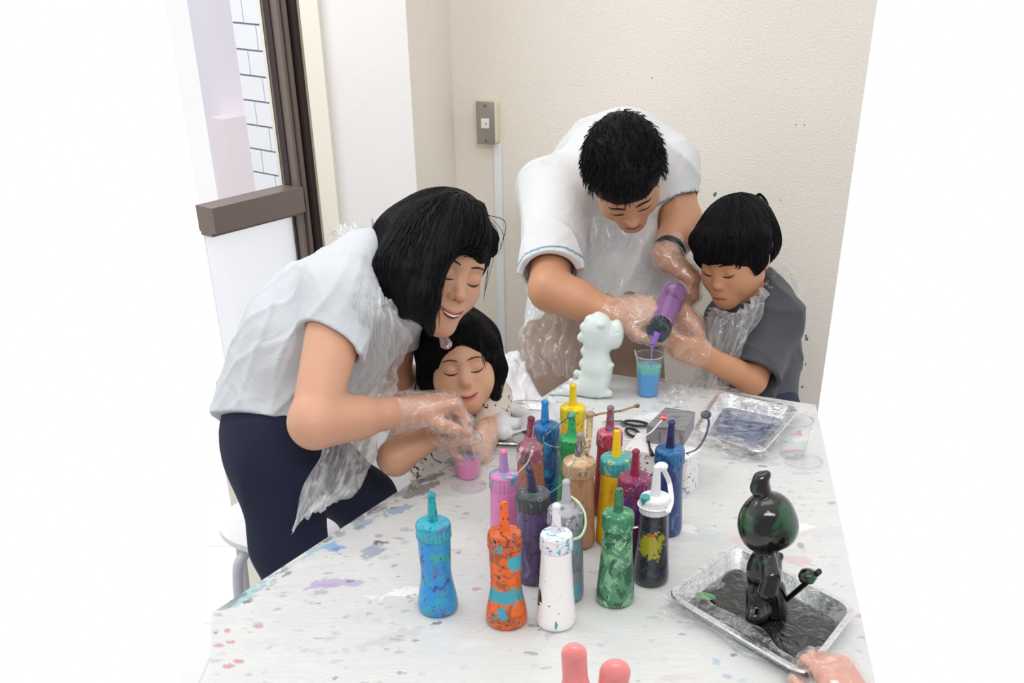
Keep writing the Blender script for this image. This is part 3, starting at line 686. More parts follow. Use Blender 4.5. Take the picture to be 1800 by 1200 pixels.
bottle(886, 831, .0510, .058, (P_('paint_pink_body', 'DB7FB4', (('D070A4', .58),), 66, 26, specks=('5A4A70', .71)), P_('paint_pink_cap', 'D98AB8', (('5A9AAE', .53), ('F0D8E8', .62)), 67, 34), P_('paint_pink_nozzle', 'A888BC', (('E27AA4', .57),), 68, 60)),
       'pink paint bottle behind the orange one, at the left of the cluster', nz=(.036, 0), tip=P_('pink_tip', 'E87AA0', (('A03A5A', .6),), 69, 80))
bottle(937, 865, .0585, .060, (P_('paint_plum_body', '5A4A72', (('4A3C5C', .54), ('7A6A94', .61)), 71, 28, specks=('28203A', .67)), P_('paint_plum_cap', '44464E', (('5C7A74', .58), ('6C4A40', .62), ('8A7AAE', .62)), 72, 50), P_('paint_plum_nozzle', '2E2E4C', (('4A4A7A', .56),), 73, 60)),
       'dark plum paint bottle with a black stained cap, behind the orange one', nz=(.040, -.006),
       tether=dict(pts=[(962, 869, .158), (976, 860, .17), (993, 845, .182), (1003, 822, .20), (1012, 805, .215)], r=.0013, mat=P_('thin_teal_tether', '5FA89A', (), 74, 60)))
bottle(995, 893, .0600, .062, (P_('paint_grey_body', '7E868E', (('5A98A8', .56), ('6A7078', .55)), 76, 22), P_('paint_grey_cap', 'A4A6AC', (('6A6E76', .54), ('9A7AAE', .63), ('E0E0E2', .62)), 77, 46), P_('paint_grey_nozzle', 'B4B6BC', (('8A8A94', .55),), 78, 60)),
       'silver-grey paint bottle right behind the white one', nz=(.036, 0), cone=.008,
       tether=dict(pts=[(1004, 872, .182), (1018, 884, .175), (1028, 902, .16), (1029, 925, .145), (1021, 942, .135), (1008, 948, .13)], r=.0024, mat=P_('lime_tether', 'BFE0B4', (('E8E8E4', .55),), 79, 40)))

# ================================================================ CUPS
mclr = clear('clear_cup_plastic', (.95, .96, .97), .08, .7)
def cup(px, py, hc, r0, r1, label, liquid=None, level=.5, swirl=None, stick=None, h=.0):
    p = PH(px, py, h); t = thing('plastic_cup', label, 'cup', tuple(p), 'clear plastic cups')
    c0 = (p[0], p[1], p[2]+.0006)
    th = .0008
    m = MB(); m.lathe([(r0*.3, .001), (r0*.95, 0), (r0, .002), (r1, hc), (r1+.002, hc+.001), (r1+.0022, hc-.001), (r1+.0004, hc-.0035)], c0, None, 48, False)
    m.lathe([(r0*.2, .0011), (r0*.95-th, .0011)], c0, None, 48, False); m.build('cup_wall', mclr, t, True)
    m = MB(); m.tube([np.array(c0)+np.array([math.cos(a)*r1*1.02, math.sin(a)*r1*1.02, hc]) for a in np.linspace(0, 6.283, 49)], .0012, 8); m.build('rim', clear('cup_rim', (.9, .92, .93), .35, .8), t, True)
    if liquid:
        hl = hc*level; rr = r0+(r1-r0)*level-.0012
        m = MB(); m.lathe([(.002, .0018), (r0-.0015, .0018), (rr, hl), (.001, hl+.0001)], c0, None, 48); m.build('paint_fill', liquid, t, True)
    return t, p
lp = P_('pink_liquid', 'EE86BE', (), 81, 20, rough=.25); 
N = NT('pink_liquid_swirl'); v = N.mapped(); nf = N.noise(v, 60, 3, .5, 3.0); z = N.n('ShaderNodeSeparateXYZ', {0: N.n('ShaderNodeNewGeometry').outputs['Normal']}).outputs[2]
cc = N.mix(N.step(nf, .47, .5), lin('A883C8'), lin('C9B4E4')); N.link(N.mix(N.math('GREATER_THAN', z, .8), lin('EE84BC'), cc), N.p.inputs['Base Color']); N.p.inputs['Roughness'].default_value = .2
cup(823, 836, .082, .0245, .031, 'clear cup of bright pink paint held by the girl', N.m, .52)
N = NT('blue_liquid'); v = N.mapped(); nf = N.noise(v, 50, 3, .5, 2.0); z = N.n('ShaderNodeSeparateXYZ', {0: N.n('ShaderNodeNewGeometry').outputs['Normal']}).outputs[2]
oz = N.n('ShaderNodeSeparateXYZ', {0: N.co.outputs['Object']}).outputs[2]
side = N.mix(N.step(N.math('ADD', oz, N.math('MULTIPLY', nf, .01)), TZ+.058, TZ+.064), lin('2F9BE0'), lin('58C0B8'))
cc = N.mix(N.step(nf, .45, .55), lin('55BFC6'), lin('8AD0D4')); N.link(N.mix(N.math('GREATER_THAN', z, .8), side, cc), N.p.inputs['Base Color']); N.p.inputs['Roughness'].default_value = .25
bc, bp = cup(1138, 693, .094, .0235, .0325, 'clear cup of bright blue paint below the tilted purple bottle', N.m, .74)
m = MB(); a = PH(1123, 664, .045); b = bp+np.array([-.034, .002, .104])
m.tube([bp+np.array([-.012, .0, .03]), b], .0042, 10, 0, .35)
tag(m.build('stirring_stick', plain('pale_wood', 'E9DFD0', .6), None, True), 'pale wooden stirring stick leaning in the blue paint cup', 'stirring stick')
cup(1392, 800, .078, .026, .034, 'empty clear cup standing by the foil tray at the table edge')
# loose lids
def ringlid(px, py, r, label):
    p = PH(px, py, 0); m = MB(); c0 = (p[0], p[1], TZ+.0006)
    m.lathe([(r*.9, .0005), (r*.93, .004), (r, .0045), (r*1.02, .0005)], c0, None, 56, False); m.lathe([(.001, .0012), (r*.9, .0005)], c0, None, 56, False)
    return tag(m.build('cup_lid', clear('lid_plastic', (.97, .98, .98), .12, .9), None, True), label, 'lid')
m = MB(); b_s = W(808, 738, 2.215); m.tube([W(838, 812, 2.262), W(826, 776, 2.232), b_s], .0040, 10, 0, .4); tag(m.build('stirring_stick', plain('wet_wood', 'D8B49C', .5), None, True), 'wooden stirring stick held in the pink paint cup by the woman', 'stirring stick')
ringlid(824, 856, .0345, 'clear round cup lid lying on the table below the pink cup')
ringlid(1412, 812, .040, 'clear round lid lying at the right table edge')

# ================================================================ TRAYS, BOXES, FILM
N = NT('foil'); v = N.mapped(); N.p.inputs['Base Color'].default_value = (.80, .81, .82, 1); N.p.inputs['Metallic'].default_value = .9; N.p.inputs['Roughness'].default_value = .24
N.bump(N.math('ADD', N.noise(v, 60, 4, .6, .8), N.math('MULTIPLY', N.noise(v, 15, 2), .6)), .5, .006); MFOIL = N.m
N = NT('paint_filmed_foil'); v = N.mapped()
f1 = N.noise(v, 24, 6, .6, 2.2); cc = N.mix(N.step(f1, .60, .64), lin('131517'), lin('3A3E3C')); cc = N.mix(N.step(N.noise(N.mapped((3, 1, 0)), 14, 5, .6, 1.5), .60, .62), cc, lin('0C0D10'))
N.link(cc, N.p.inputs['Base Color']); N.p.inputs['Roughness'].default_value = .14; N.p.inputs['Coat Weight'].default_value = .3; N.p.inputs['Specular IOR Level'].default_value = .4; N.bump(N.noise(v, 30, 3, .55, 1.5), .7, .008); MBLK = N.m
def rquad(C, r, n=6, inset=0.0):
    """rounded quad in table coords from 4 world xy corners"""
    out = []; C = [np.array(c[:2], float) for c in C]; cen = sum(C)/4
    for i in range(4):
        p = C[i]; a = nrm(C[i-1]-p); b = nrm(C[(i+1) % 4]-p)
        p = p+(a+b)*inset
        for k in range(n+1):
            u = k/n; q = (1-u)**2*(p+a*r)+2*u*(1-u)*p+u*u*(p+b*r); out.append(q)
    return np.array(out)
def tray(name, C, h, label, matin, rim=.009, slope=.014, z=0.0, pool=None):
    C = [np.array(c[:2], float) for c in C]; cen = sum(C)/4
    t = thing(name, label, 'tray', (cen[0], cen[1], TZ+z), None)
    L = [(rquad(C, .03, 6, slope), .0008), (rquad(C, .03, 6, 0), h), (rquad(C, .034, 6, -rim), h+.001), (rquad(C, .034, 6, -rim-.0015), h-.0025), (rquad(C, .03, 6, -.002), h-.001)]
    m = MB(); n = len(L[0][0]); v = []; f = []
    area_ = 0.5*sum(L[0][0][i][0]*L[0][0][(i+1) % n][1]-L[0][0][(i+1) % n][0]*L[0][0][i][1] for i in range(n))
    for P, zz in L:
        for i, q in enumerate(P): v.append((q[0], q[1], TZ+z+zz))
    for a in range(len(L)-1):
        for i in range(n):
            q = (a*n+i, a*n+(i+1) % n, (a+1)*n+(i+1) % n, (a+1)*n+i); f.append(q if area_ < 0 else q[::-1])
    m.add(v, f); m.build('tray_wall', matin[0], t, True)
    m = MB(); P = L[0][0]; vv = [(cen[0]+(q[0]-cen[0])*s, cen[1]+(q[1]-cen[1])*s, TZ+z+.0009) for s in (.35, .7, 1.0) for q in P]+[(cen[0], cen[1], TZ+z+.0009)]
    ff = []
    for a in range(2):
        for i in range(n): ff.append((a*n+i, a*n+(i+1) % n, (a+1)*n+(i+1) % n, (a+1)*n+i))
    for i in range(n): ff.append((3*n, (i+1) % n, i))
    if area_ > 0: ff = [tuple(reversed(q)) for q in ff]; ff = [tuple(reversed(q)) for q in ff]
    m.add(vv, ff); m.build('tray_floor', matin[1], t, True)
    return t
bt = [PH(1182, 1042, .03), PH(1292, 960, .03)]
vF = PH(1412, 1178, .03)-bt[0]
BT = [bt[0], bt[1], bt[1]+vF*.92, bt[0]+vF]
t1 = tray('foil_tray', BT, .030, 'foil tray pooled with black paint under the black figurine', (MFOIL, MBLK))
# thick pool of paint
cen = sum(np.array(c) for c in BT)/4
m = MB(); P = rquad(BT, .03, 6, .012); n = len(P); rr = np.random.RandomState(4)
v = [(q[0]+rr.uniform(-.004, .004), q[1]+rr.uniform(-.004, .004), TZ+.0025) for q in P]+[(cen[0]+(q[0]-cen[0])*.75, cen[1]+(q[1]-cen[1])*.75, TZ+.005) for q in P]+[(cen[0], cen[1], TZ+.0055)]
f = [(i, (i+1) % n, n+(i+1) % n, n+i)[::-1] for i in range(n)]+[(2*n, n+i, n+(i+1) % n)[::-1] for i in range(n)]
m.add(v, f); m.build('paint_pool', MBLK, t1, True)
q = PH(1240, 1046, .012); m = MB(); m.lathe([(.001, .0), (.013, .001), (.011, .004), (.004, .0055), (.001, .0058)], (q[0], q[1], q[2]-.003), np.array([[1.3, .2, 0], [-.5, .7, 0], [0, 0, 1]]), 20); m.build('green_paint_drop', P_('green_drop', '3F8A4C', (), 83, 50, rough=.2, coat=.8), t1, True)
MIDB = P_('blue_pool', '3A4C74', (('6F86A8', .56), ('28324E', .54), ('8A7AB8', .66)), 84, 14, rough=.15, coat=.8, stretch=(.6, 1.6, 1))
BC = [PH(1224, 762, .02), PH(1268, 693, .02), PH(1398, 722, .02), PH(1334, 796, .02)]
t2 = tray('foil_tray', BC, .026, 'film-wrapped foil tray with dark blue paint in front of the boy', (MFOIL, MIDB))
LT = [PH(862, 776, .01), PH(905, 706, .01), PH(1010, 712, .01), PH(985, 780, .01)]
t3 = tray('foil_tray', LT, .012, 'shallow foil tray under the white lying figurine', (MFOIL, MFOIL))
# cardboard boxes
def cbox(name, C, z0, h, mat, label, cat):
    P = [np.array(c[:2]) for c in C]; ar = sum(P[i][0]*P[(i+1) % 4][1]-P[(i+1) % 4][0]*P[i][1] for i in range(4))
    if ar < 0: P = P[::-1]
    return P
MSP = P_('spattered_white_card', 'ECEAEC', (('B0586C', .62), ('3A3A44', .61), ('6A6A74', .62)), 86, 60, rough=.5, coat=0)
TOPF = [PH(1098, 790, .083), PH(1122, 760, .083), PH(1231, 789, .083), PH(1208, 806, .083)]
P = cbox('b', TOPF, 0, 0, None, '', ''); b_ = thing('cardboard_box', 'white paint-spattered box behind the navy bottle', 'box', (float(np.mean([p[0] for p in P])), float(np.mean([p[1] for p in P])), TZ))
m = MB(); m.prism([tuple(p) for p in P], TZ+.0006, TZ+.079); m.build('box_body', MSP, b_)
m = MB(); cc_ = sum(P)/4; m.prism([tuple(cc_+(p-cc_)*1.012) for p in P], TZ+.079, TZ+.083); m.build('box_lid', P_('box_lid_card', 'EFEFF1', (('4A4A54', .64),), 87, 40, rough=.5, coat=0), b_)
GT = [PH(1137, 748, .118), PH(1170, 716, .118), PH(1222, 724, .118), PH(1203, 756, .118)]
P = cbox('b', GT, 0, 0, None, '', ''); g_ = thing('cardboard_box', 'small grey paint-streaked box lying on the white box', 'box', (float(np.mean([p[0] for p in P])), float(np.mean([p[1] for p in P])), TZ+.083))
m = MB(); m.prism([tuple(p) for p in P], TZ+.0836, TZ+.1155); m.build('box_body', P_('streaked_grey_card', '8C848A', (('6A686E', .54), ('B4A4AC', .60), ('6F9A98', .63)), 88, 26, stretch=(.5, 2.2, 1), rough=.45), g_)
m = MB(); cc_ = sum(P)/4; m.prism([tuple(cc_+(p-cc_)*1.015) for p in P], TZ+.1155, TZ+.118); m.build('box_lid', P_('streaked_grey_lid', '88868A', (('63666C', .54), ('7FA09E', .62), ('C44A5C', .68)), 89, 30, stretch=(.5, 2.2, 1), rough=.4), g_)
# scissors
sc_ = thing('scissors', 'black-handled scissors lying beside the grey box', 'scissors', tuple(PH(1110, 752, 0)))
mblkp = plain('black_plastic', '1E1C20', .3)
def ringh(c, ax, rx, ry, r, name):
    m = MB(); ax = nrm(ax); bx = np.array([-ax[1], ax[0], 0]); m.tube([np.array(c)+ax*rx*math.cos(a)+bx*ry*math.sin(a) for a in np.linspace(0, 6.283, 33)], r, 8); return m.build(name, mblkp, sc_, True)
s1, s2, pv, tipb = PH(1118, 744, .006), PH(1112, 760, .006), PH(1090, 740, .006), PH(1058, 742, .006)
ringh(s1, s1-pv, .026, .013, .0032, 'handle_loop'); ringh(s2, s2-pv, .024, .012, .0032, 'handle_loop')
m = MB(); m.tube([pv+(s1-pv)*.35, pv, tipb], [.004, .005, .001], 8, 0, .3); m.tube([pv+(s2-pv)*.35, pv, tipb+np.array([.004, .006, 0])], [.004, .005, .001], 8, 0, .3); m.build('blades', plain('scissor_steel', '8A8C90', .25, .9), sc_, True)
m = MB(); m.tube([PH(1139, 772, .0865), PH(1142, 786, .0865), PH(1147, 800, .0875)], [.0025, .002, .005], 10, 0, .6); tag(m.build('paint_brush', mblkp, None, True), 'short black applicator lying on the lid of the white box', 'brush')

def crumple(name, C, z, h, mat, seed, n=46, amp=.012, parent=None, edge=.3, label=None, cat=None):
    """crinkled sheet over four world corners"""
    C = [np.array([c[0], c[1], z if len(c) < 3 else c[2]]) for c in C]
    r = np.random.RandomState(seed); u = np.linspace(0, 1, n); U, V = np.meshgrid(u, u, indexing='ij')
    P = ((1-U)*(1-V))[..., None]*C[0]+(U*(1-V))[..., None]*C[1]+(U*V)[..., None]*C[2]+((1-U)*V)[..., None]*C[3]
    D = np.zeros((n, n)); E = np.zeros((n, n)); G = np.zeros((n, n))
    for k in range(14):
        a = r.uniform(0, 6.28); f = r.uniform(4, 26); ph = r.uniform(0, 6.28); x = (U*math.cos(a)+V*math.sin(a))
        wv = 1-2*np.abs(((x*f/3+ph+.25*np.sin((U*math.sin(a)-V*math.cos(a))*7+ph)) % 1)-.5)*2
        D += wv/(f**.55); E += np.sin(x*f+ph)*.3; G += np.cos(x*f*.8+ph)*.3
    D = (D-D.min())/(D.max()-D.min()); fall = np.minimum(1, np.minimum(np.minimum(U, 1-U), np.minimum(V, 1-V))/edge+.15)
    P[..., 2] += D*amp*fall+h*np.minimum(1, fall)
    ed = 1-np.minimum(1, np.minimum(np.minimum(U, 1-U), np.minimum(V, 1-V))*5)
    P[..., 0] += E*.01*ed; P[..., 1] += G*.01*ed
    idx = np.arange(n*n).reshape(n, n); F = np.stack([idx[:-1, :-1], idx[1:, :-1], idx[1:, 1:], idx[:-1, 1:]], -1).reshape(-1, 4)
    o = mesh_obj(name, P.reshape(-1, 3), F, mat, parent, True)
    if label: tag(o, label, cat)
    return o
MF = film('clear_film', haze=.06, gloss=.40, scale=28, strength=1.0, dist=.03)
MF2 = film('wrapping_film', haze=.03, gloss=.34, scale=20, strength=.8, dist=.02, wr=(.6, 1.4, 1))
crumple('plastic_film', [PH(1140, 722), PH(1150, 668), PH(1235, 678), PH(1200, 722)], TZ+.002, .004, MF, 3, 60, .022, None, .25, 'crumpled clear plastic film lying beside the blue cup', 'plastic film')
crumple('tray_wrap', [PH(1205, 772, .03), PH(1262, 682, .036), PH(1412, 716, .036), PH(1345, 812, .0)], TZ, .006, MF2, 5, 70, .016, t2, .2)
crumple('tray_wrap', [PH(1195, 792, .012), PH(1240, 742, .031), PH(1352, 792, .031), PH(1330, 815, .001)], TZ, .001, MF2, 6, 50, .006, t2, .2)
crumple('tray_wrap', [PH(1150, 1062, .001), PH(1205, 1025, .033), PH(1420, 1170, .033), PH(1395, 1195, .001)], TZ, .001, MF, 7, 60, .008, t1, .2)
crumple('tray_wrap', [PH(1184, 1040, .034), PH(1292, 956, .034), PH(1330, 985, .004), PH(1240, 1050, .004)], TZ, .002, MF, 8, 50, .007, t1, .2)
crumple('plastic_film', [PH(830, 800), PH(850, 768), PH(900, 800), PH(880, 830)], TZ+.001, .002, MF, 9, 50, .012, None, .2, 'crinkled clear film edge beside the white lying figurine', 'plastic film')
# ================================================================ PEOPLE
def skin_mat(name, rough=.45):
    N = NT(name); a = N.n('ShaderNodeVertexColor', layer_name='Col'); v = N.mapped()
    N.link(N.mix(N.step(N.noise(v, 30, 3), .3, .75), a.outputs[0], N.mix(.22, a.outputs[0], lin('CC8468'))), N.p.inputs['Base Color'])
    N.p.inputs['Roughness'].default_value = rough; N.p.inputs['Subsurface Weight'].default_value = .12
    N.p.inputs['Subsurface Radius'].default_value = (.012, .005, .003); N.p.inputs['Subsurface Scale'].default_value = .6
    N.bump(N.noise(v, 400, 2), .08, .001); return N.m
SKIN = skin_mat('skin')
def hair_mat(name, c1='07070B', c2='131116', rough=.5):
    N = NT(name); v = N.mapped((0, 0, 0), (1, 1, .25)); f = N.noise(v, 160, 3, .6)
    N.link(N.mix(N.step(f, .4, .65), lin(c1), lin(c2)), N.p.inputs['Base Color']); N.p.inputs['Roughness'].default_value = rough
    N.p.inputs['Specular IOR Level'].default_value = .16; N.bump(f, .5, .003); return N.m
HAIR = hair_mat('black_hair')
def cloth(name, col, sc=600, st=.15, rough=.85, f2=None):
    N = NT(name); v = N.mapped(); c = lin(col)
    if f2: c = N.mix(N.step(N.noise(v, *f2[1:]), .52, .55), c, lin(f2[0])); N.link(c, N.p.inputs['Base Color'])
    else: N.p.inputs['Base Color'].default_value = c
    N.p.inputs['Roughness'].default_value = rough; N.p.inputs['Sheen Weight'].default_value = .1
    h = N.math('ADD', N.math('MULTIPLY', N.noise(v, sc, 2), .25), N.math('MULTIPLY', N.noise(v, 9, 3, .5, 1.0), 3.0)); N.bump(h, .35, .010); return N.m

class Head:
    def __init__(s, c, f, u, sc=1.0, child=False, skin='D9A281', smile=False, lips='C26A62', ears=True):
        s.c = np.array(c, float); f = nrm(f); u = np.array(u, float); u = nrm(u-(u@f)*f); s.M = np.stack([np.cross(f, u), f, u], 1); s.s = sc; s.child = child; s.smile = smile; s.lips = lips; s.ears = ears
    def T(s, x, y, z): return s.c+s.M@(np.array([x, y, z])*s.s)
    def e(s, o, c, r, **k): o.ell(s.T(*c), np.array(r)*s.s, s.M, **k)
    def cp(s, o, a, b, ra, rb, **k): o.cap(s.T(*a), s.T(*b), ra*s.s, rb*s.s, **k)
    def build(s, o):
        ch = s.child; m = 1.0
        s.e(o, (0, -.012, .034), (.077, .094, .088), k=.02)
        s.e(o, (0, .020, .016), (.066, .069, .072), k=.03)
        s.e(o, (0, .028, -.030), (.062 if not ch else .068, .060, .060), k=.03)
        for x in (-1, 1):
            s.cp(o, (x*.050, .0, -.052), (x*.012, .064, -.090 if not ch else -.080), .018, .018, k=.035)
            s.e(o, (x*.036, .056, -.030 if not ch else -.034), (.026, .022, .024) if not ch else (.028, .023, .026), k=.025)
        s.e(o, (0, .070, -.094 if not ch else -.084), (.020, .016, .015), k=.02)
        s.cp(o, (-.034, .076, .024), (.034, .076, .024), .009, .009, k=.02)
        for x in (-1, 1):
            s.e(o, (x*.031, .101, .006), (.019, .014, .011), mode='s', k=.016)
            s.e(o, (x*.031, .078, .003), (.0165, .0125, .0125), k=.004)
        nb = .094 if ch else .100
        s.cp(o, (0, .084, .012), (0, nb, -.024), .006, .009, k=.014)
        s.e(o, (0, nb+.003, -.029), (.0112, .0100, .0092), k=.008, col=('D29A7E', .006))
        for x in (-1, 1):
            s.e(o, (x*.0115, nb-.007, -.033), (.0068, .0085, .0065), k=.005)
            s.e(o, (x*.0058, nb-.001, -.0395), (.0028, .0040, .0026), mode='s', k=.003, col=('8A4438', .002))
        s.e(o, (0, .077, -.060), (.028, .017, .022), k=.018)
        zl = -.060 if not ch else -.058
        s.zl = zl
        for x in (-1, 1):
            c1 = .004 if s.smile else -.002
            s.cp(o, (x*.022, .082, zl+c1), (0, .0925, zl), .0030, .0046, k=.006)
            s.cp(o, (x*.018, .082, zl+c1-.005), (0, .0905, zl-.0105), .0030, .0056, k=.006)
        if s.ears:
            for x in (-1, 1):
                s.e(o, (x*.079, -.010, -.004), (.0095, .019, .031), k=.008, col=('D98A70', .004))
                s.e(o, (x*.089, -.004, .0), (.0065, .0105, .018), mode='s', k=.005, col=('B86A58', .002))
        s.ops = o
    def surf(s, x, z, off=.0006, y0=.13):
        y = y0*s.s; d = s.M[:, 1]; b = s.c+s.M@np.array([x*s.s, 0, z*s.s])
        for _ in range(24):
            v = sdf_eval(s.hops, (b+d*y)[None])[0]
            if v < .0002: break
            y -= max(v*.7, .0003)
        return b+d*(y+off*1.0)
    def features(s, parent, brow='1A1416', lash='15100F', browth=.0022, lidopen=0.0, teeth=False):
        s.hops = Ops([q for q in s.ops if q[1] != 'd'][s.i0:s.i1])
        w_ = .0265 if s.smile else .0205; cv = .0095 if s.smile else -.0022; zc = s.zl-.0048
        def zline(x): return zc+cv*(x/w_)**2
        m = MB(); xs = np.linspace(-w_, w_, 11); m.tube([s.surf(x, zline(x), .0002) for x in xs], [.0005, .0011, .0013, .0013, .0011, .0005], 6); m.build('mouth_line', plain('mouth_red', '6E2C2C', .6), parent, True)
        if teeth:
            m = MB(); xs = np.linspace(-w_*.62, w_*.62, 9); m.tube([s.surf(x, zline(x)-.0022, .0004) for x in xs], [.0008, .0019, .0022, .0019, .0008], 8); m.build('teeth', plain('teeth_enamel', 'EDE6DC', .25), parent, True)
            m = MB(); m.tube([s.surf(x, zline(x)-.0056, .0001) for x in xs], [.0008, .0018, .0022, .0018, .0008], 8); m.build('mouth_opening', plain('mouth_inside', '6E2C2C', .6), parent, True)
        ml = plain('lash', lash, .5); mb_ = plain('brow', brow, .7)
        for x in (-1, 1):
            m = MB(); pts = [s.surf(x*(.031+u*.0150), -.0035-.0045*(1-u*u)+.0015*u) for u in np.linspace(-1, 1, 9)]
            m.tube(pts, [.0006, .0015, .0018, .0014, .0006], 6); m.build('eyelashes', ml, parent, True)
            m = MB(); pts = [s.surf(x*(.012+u*.036), .0225+.0065*math.sin(u*2.4)-.004*u, .0002) for u in np.linspace(0, 1, 9)]
            m.tube(pts, [browth*.6, browth, browth, browth*.8, browth*.3], 6, 0, .6); m.build('eyebrow', mb_, parent, True)
    def cfn(s):
        def f(v, c):
            q = (v-s.c)@s.M/s.s; w_ = .0265 if s.smile else .0205; cv = .0095 if s.smile else -.0022; zc = s.zl-.0048
            u = np.abs(q[:, 0])/w_; z = q[:, 2]-(zc+cv*u*u); hh = np.where(z > 0, .0062, .0105 if s.smile else .0085)*np.sqrt(np.clip(1-u*u, 0, 1))
            e = np.clip((hh-np.abs(z))/.0018, 0, 1)*(q[:, 1] > .06); c = c*(1-e[:, None]*.85)+np.array(lin(s.lips)[:3])*e[:, None]*.85
            return c
        return f

def hand(o, wr, d, n, sgn, sc=1.0, curls=None, thumb=None, e=0.0, kk=.004, spread=1.0, col=None, nails=None):
    """wr wrist, d finger direction, n back of the hand, sgn side of the thumb; e inflates for gloves"""
    d = nrm(d); n = np.array(n, float); n = nrm(n-(n@d)*d); x = sgn*np.cross(d, n); wr = np.array(wr, float)
    T = lambda a, b, c: wr+(x*a+d*b+n*c)*sc
    curls = curls or [(35, 45, 25)]*4
    mc = [(.029, .088), (.010, .092), (-.009, .088), (-.027, .079)]
    ln = [(.043, .026, .021), (.047, .030, .022), (.043, .028, .021), (.034, .021, .019)]
    rd = [(.0092, .0084, .0076, .0066)]*3+[(.0082, .0074, .0068, .0060)]
    o.ecap(T(.0, -.01, 0), T(0, .03, 0), .028*sc+e, .034*sc+e, x, .55, k=.02)
    for i, (mx, my) in enumerate(mc):
        o.cap(T(mx*.55, .012, 0), T(mx, my, 0), .015*sc+e, .0112*sc+e, k=.02 if e == 0 else .024)
    o.ell(T(.0, .055, -.004), (.034*sc+e, .038*sc+e, .014*sc+e), np.stack([x, d, n], 1), k=.015)
    tips = []
    for i, (mx, my) in enumerate(mc):
        a = 0; p = T(mx, my, 0); sp = mx*2.2*spread
        dd = nrm(d+x*sp*.6)
        for j in range(3):
            a += math.radians(curls[i][j]); v = dd*math.cos(a)-n*math.sin(a); q = p+v*ln[i][j]*sc
            o.cap(p, q, rd[i][j]*sc+e, rd[i][j+1]*sc+e, k=kk if j else .008); p = q
        tips.append(p)
    td = thumb or [(.75, .55, -.35), (.45, .8, -.4), (.2, .9, -.4)]
    p = T(.020, .022, -.006)
    for j, (L, r0, r1) in enumerate(((.045, .0150, .0118), (.032, .0112, .0100), (.026, .0098, .0082))):
        v = nrm(x*td[j][0]+d*td[j][1]+n*td[j][2]); q = p+v*L*sc; o.cap(p, q, r0*sc+e, r1*sc+e, k=.012 if j == 0 else kk); p = q
    tips.append(p); return tips
def crinkle(seed, amp=.0022):
    a = folds(seed, (95, 30, 40), amp, .5); return a
GLV = film('glove_film', (.99, .975, .965), haze=.10, gloss=.34, scale=24, strength=1.0, dist=.02, rough=.16, hcol=(.96, .94, .93))
def glove(parent, fore, wr, d, n, sgn, sc, curls, thumb, seed, cuff=.040, h=.0026, e=.0042, endcut=True, spread=1.0):
    o = Ops(); hand(o, wr, d, n, sgn, sc, curls, thumb, e=e, kk=.010, spread=spread)
    fore = np.array(fore, float); wr = np.array(wr, float)
    o.cap(wr, fore, .034*sc+e*.8, cuff, k=.02); ax = nrm(fore-wr); o.planecut(fore-ax*.012, ax, fore, .10, .002)
    o.disp(crinkle(seed, .0030))
    lo, hi = bounds([wr, fore, wr+nrm(d)*.19*sc], .075); v, f = sdf_mesh(o, h, lo, hi)
    return mesh_obj('disposable_glove', v, f, GLV, parent, True)
def strands(name, ops, starts, field, L, mat, parent, r=.0011, steps=12, seed=0, lift=.0012, base=None, jitter=.18, avoid=()):
    """locks combed over the hair surface"""
    rs = np.random.RandomState(seed); P = np.array(starts, float); n = len(P); Ls = (L if np.ndim(L) else np.full(n, L))*rs.uniform(.75, 1.15, n)
    path = [P.copy()]; ho = [q for q in ops if q[1] != 'd']; J = rs.normal(size=(n, 3))*jitter; lf = lift*rs.uniform(.3, 2.2, n)
    eps = .0015
    def proj(P, it=2):
        for _ in range(it):
            d0 = sdf_eval(ho, P); g = np.stack([sdf_eval(ho, P+np.eye(3)[i]*eps)-d0 for i in range(3)], 1)/eps; g /= np.linalg.norm(g, axis=1)[:, None]+1e-9
            P = P-g*((d0-lf)[:, None]).clip(-.02, .02)
        return P, g
    P, g = proj(P, 4); path = [P.copy()]
    for k in range(steps):
        F = field(P)+J; F = F-(F*g).sum(1)[:, None]*g; F /= np.linalg.norm(F, axis=1)[:, None]+1e-9
        P, g = proj(P+F*(Ls/steps)[:, None]); path.append(P.copy())
    path = np.stack(path, 1)
    dd = sdf_eval(ho, path.reshape(-1, 3)).reshape(path.shape[:2]); seg_ = np.linalg.norm(np.diff(path, axis=1), axis=2)
    ok = (np.abs(dd) < .006).all(1) & (seg_ < .045).all(1)
    for c, R in avoid: ok &= (np.linalg.norm(path-c, axis=2) > R).all(1)
    path = path[ok]
    return tubes(name, path, r, mat, parent, rs)
def tubes(name, path, r, mat, parent, rs, nn=4):
    n, m, _ = path.shape; T = np.gradient(path, axis=1); T /= np.linalg.norm(T, axis=2)[..., None]+1e-9
    up = nrm([.3, .5, .8]); A = np.cross(T, up); A /= np.linalg.norm(A, axis=2)[..., None]+1e-9; Bv = np.cross(A, T)
    prof = np.sin(np.clip(np.linspace(.12, 1, m), 0, 1)*math.pi)**.5; prof[-1] = .08; R = r*rs.uniform(.6, 1.3, n)[:, None]*prof[None]
    V = []
    for q in range(nn):
        a = 2*math.pi*q/nn; V.append(path+R[..., None]*(math.cos(a)*A+math.sin(a)*Bv))
    V = np.stack(V, 2).reshape(-1, 3); I = np.arange(n*m*nn).reshape(n, m, nn); I2 = np.roll(I, -1, 2)
    F = np.stack([I[:, :-1], I2[:, :-1], I2[:, 1:], I[:, 1:]], -1).reshape(-1, 4)
    return tag(mesh_obj(name, V, F, mat, parent, True), kind='stuff')
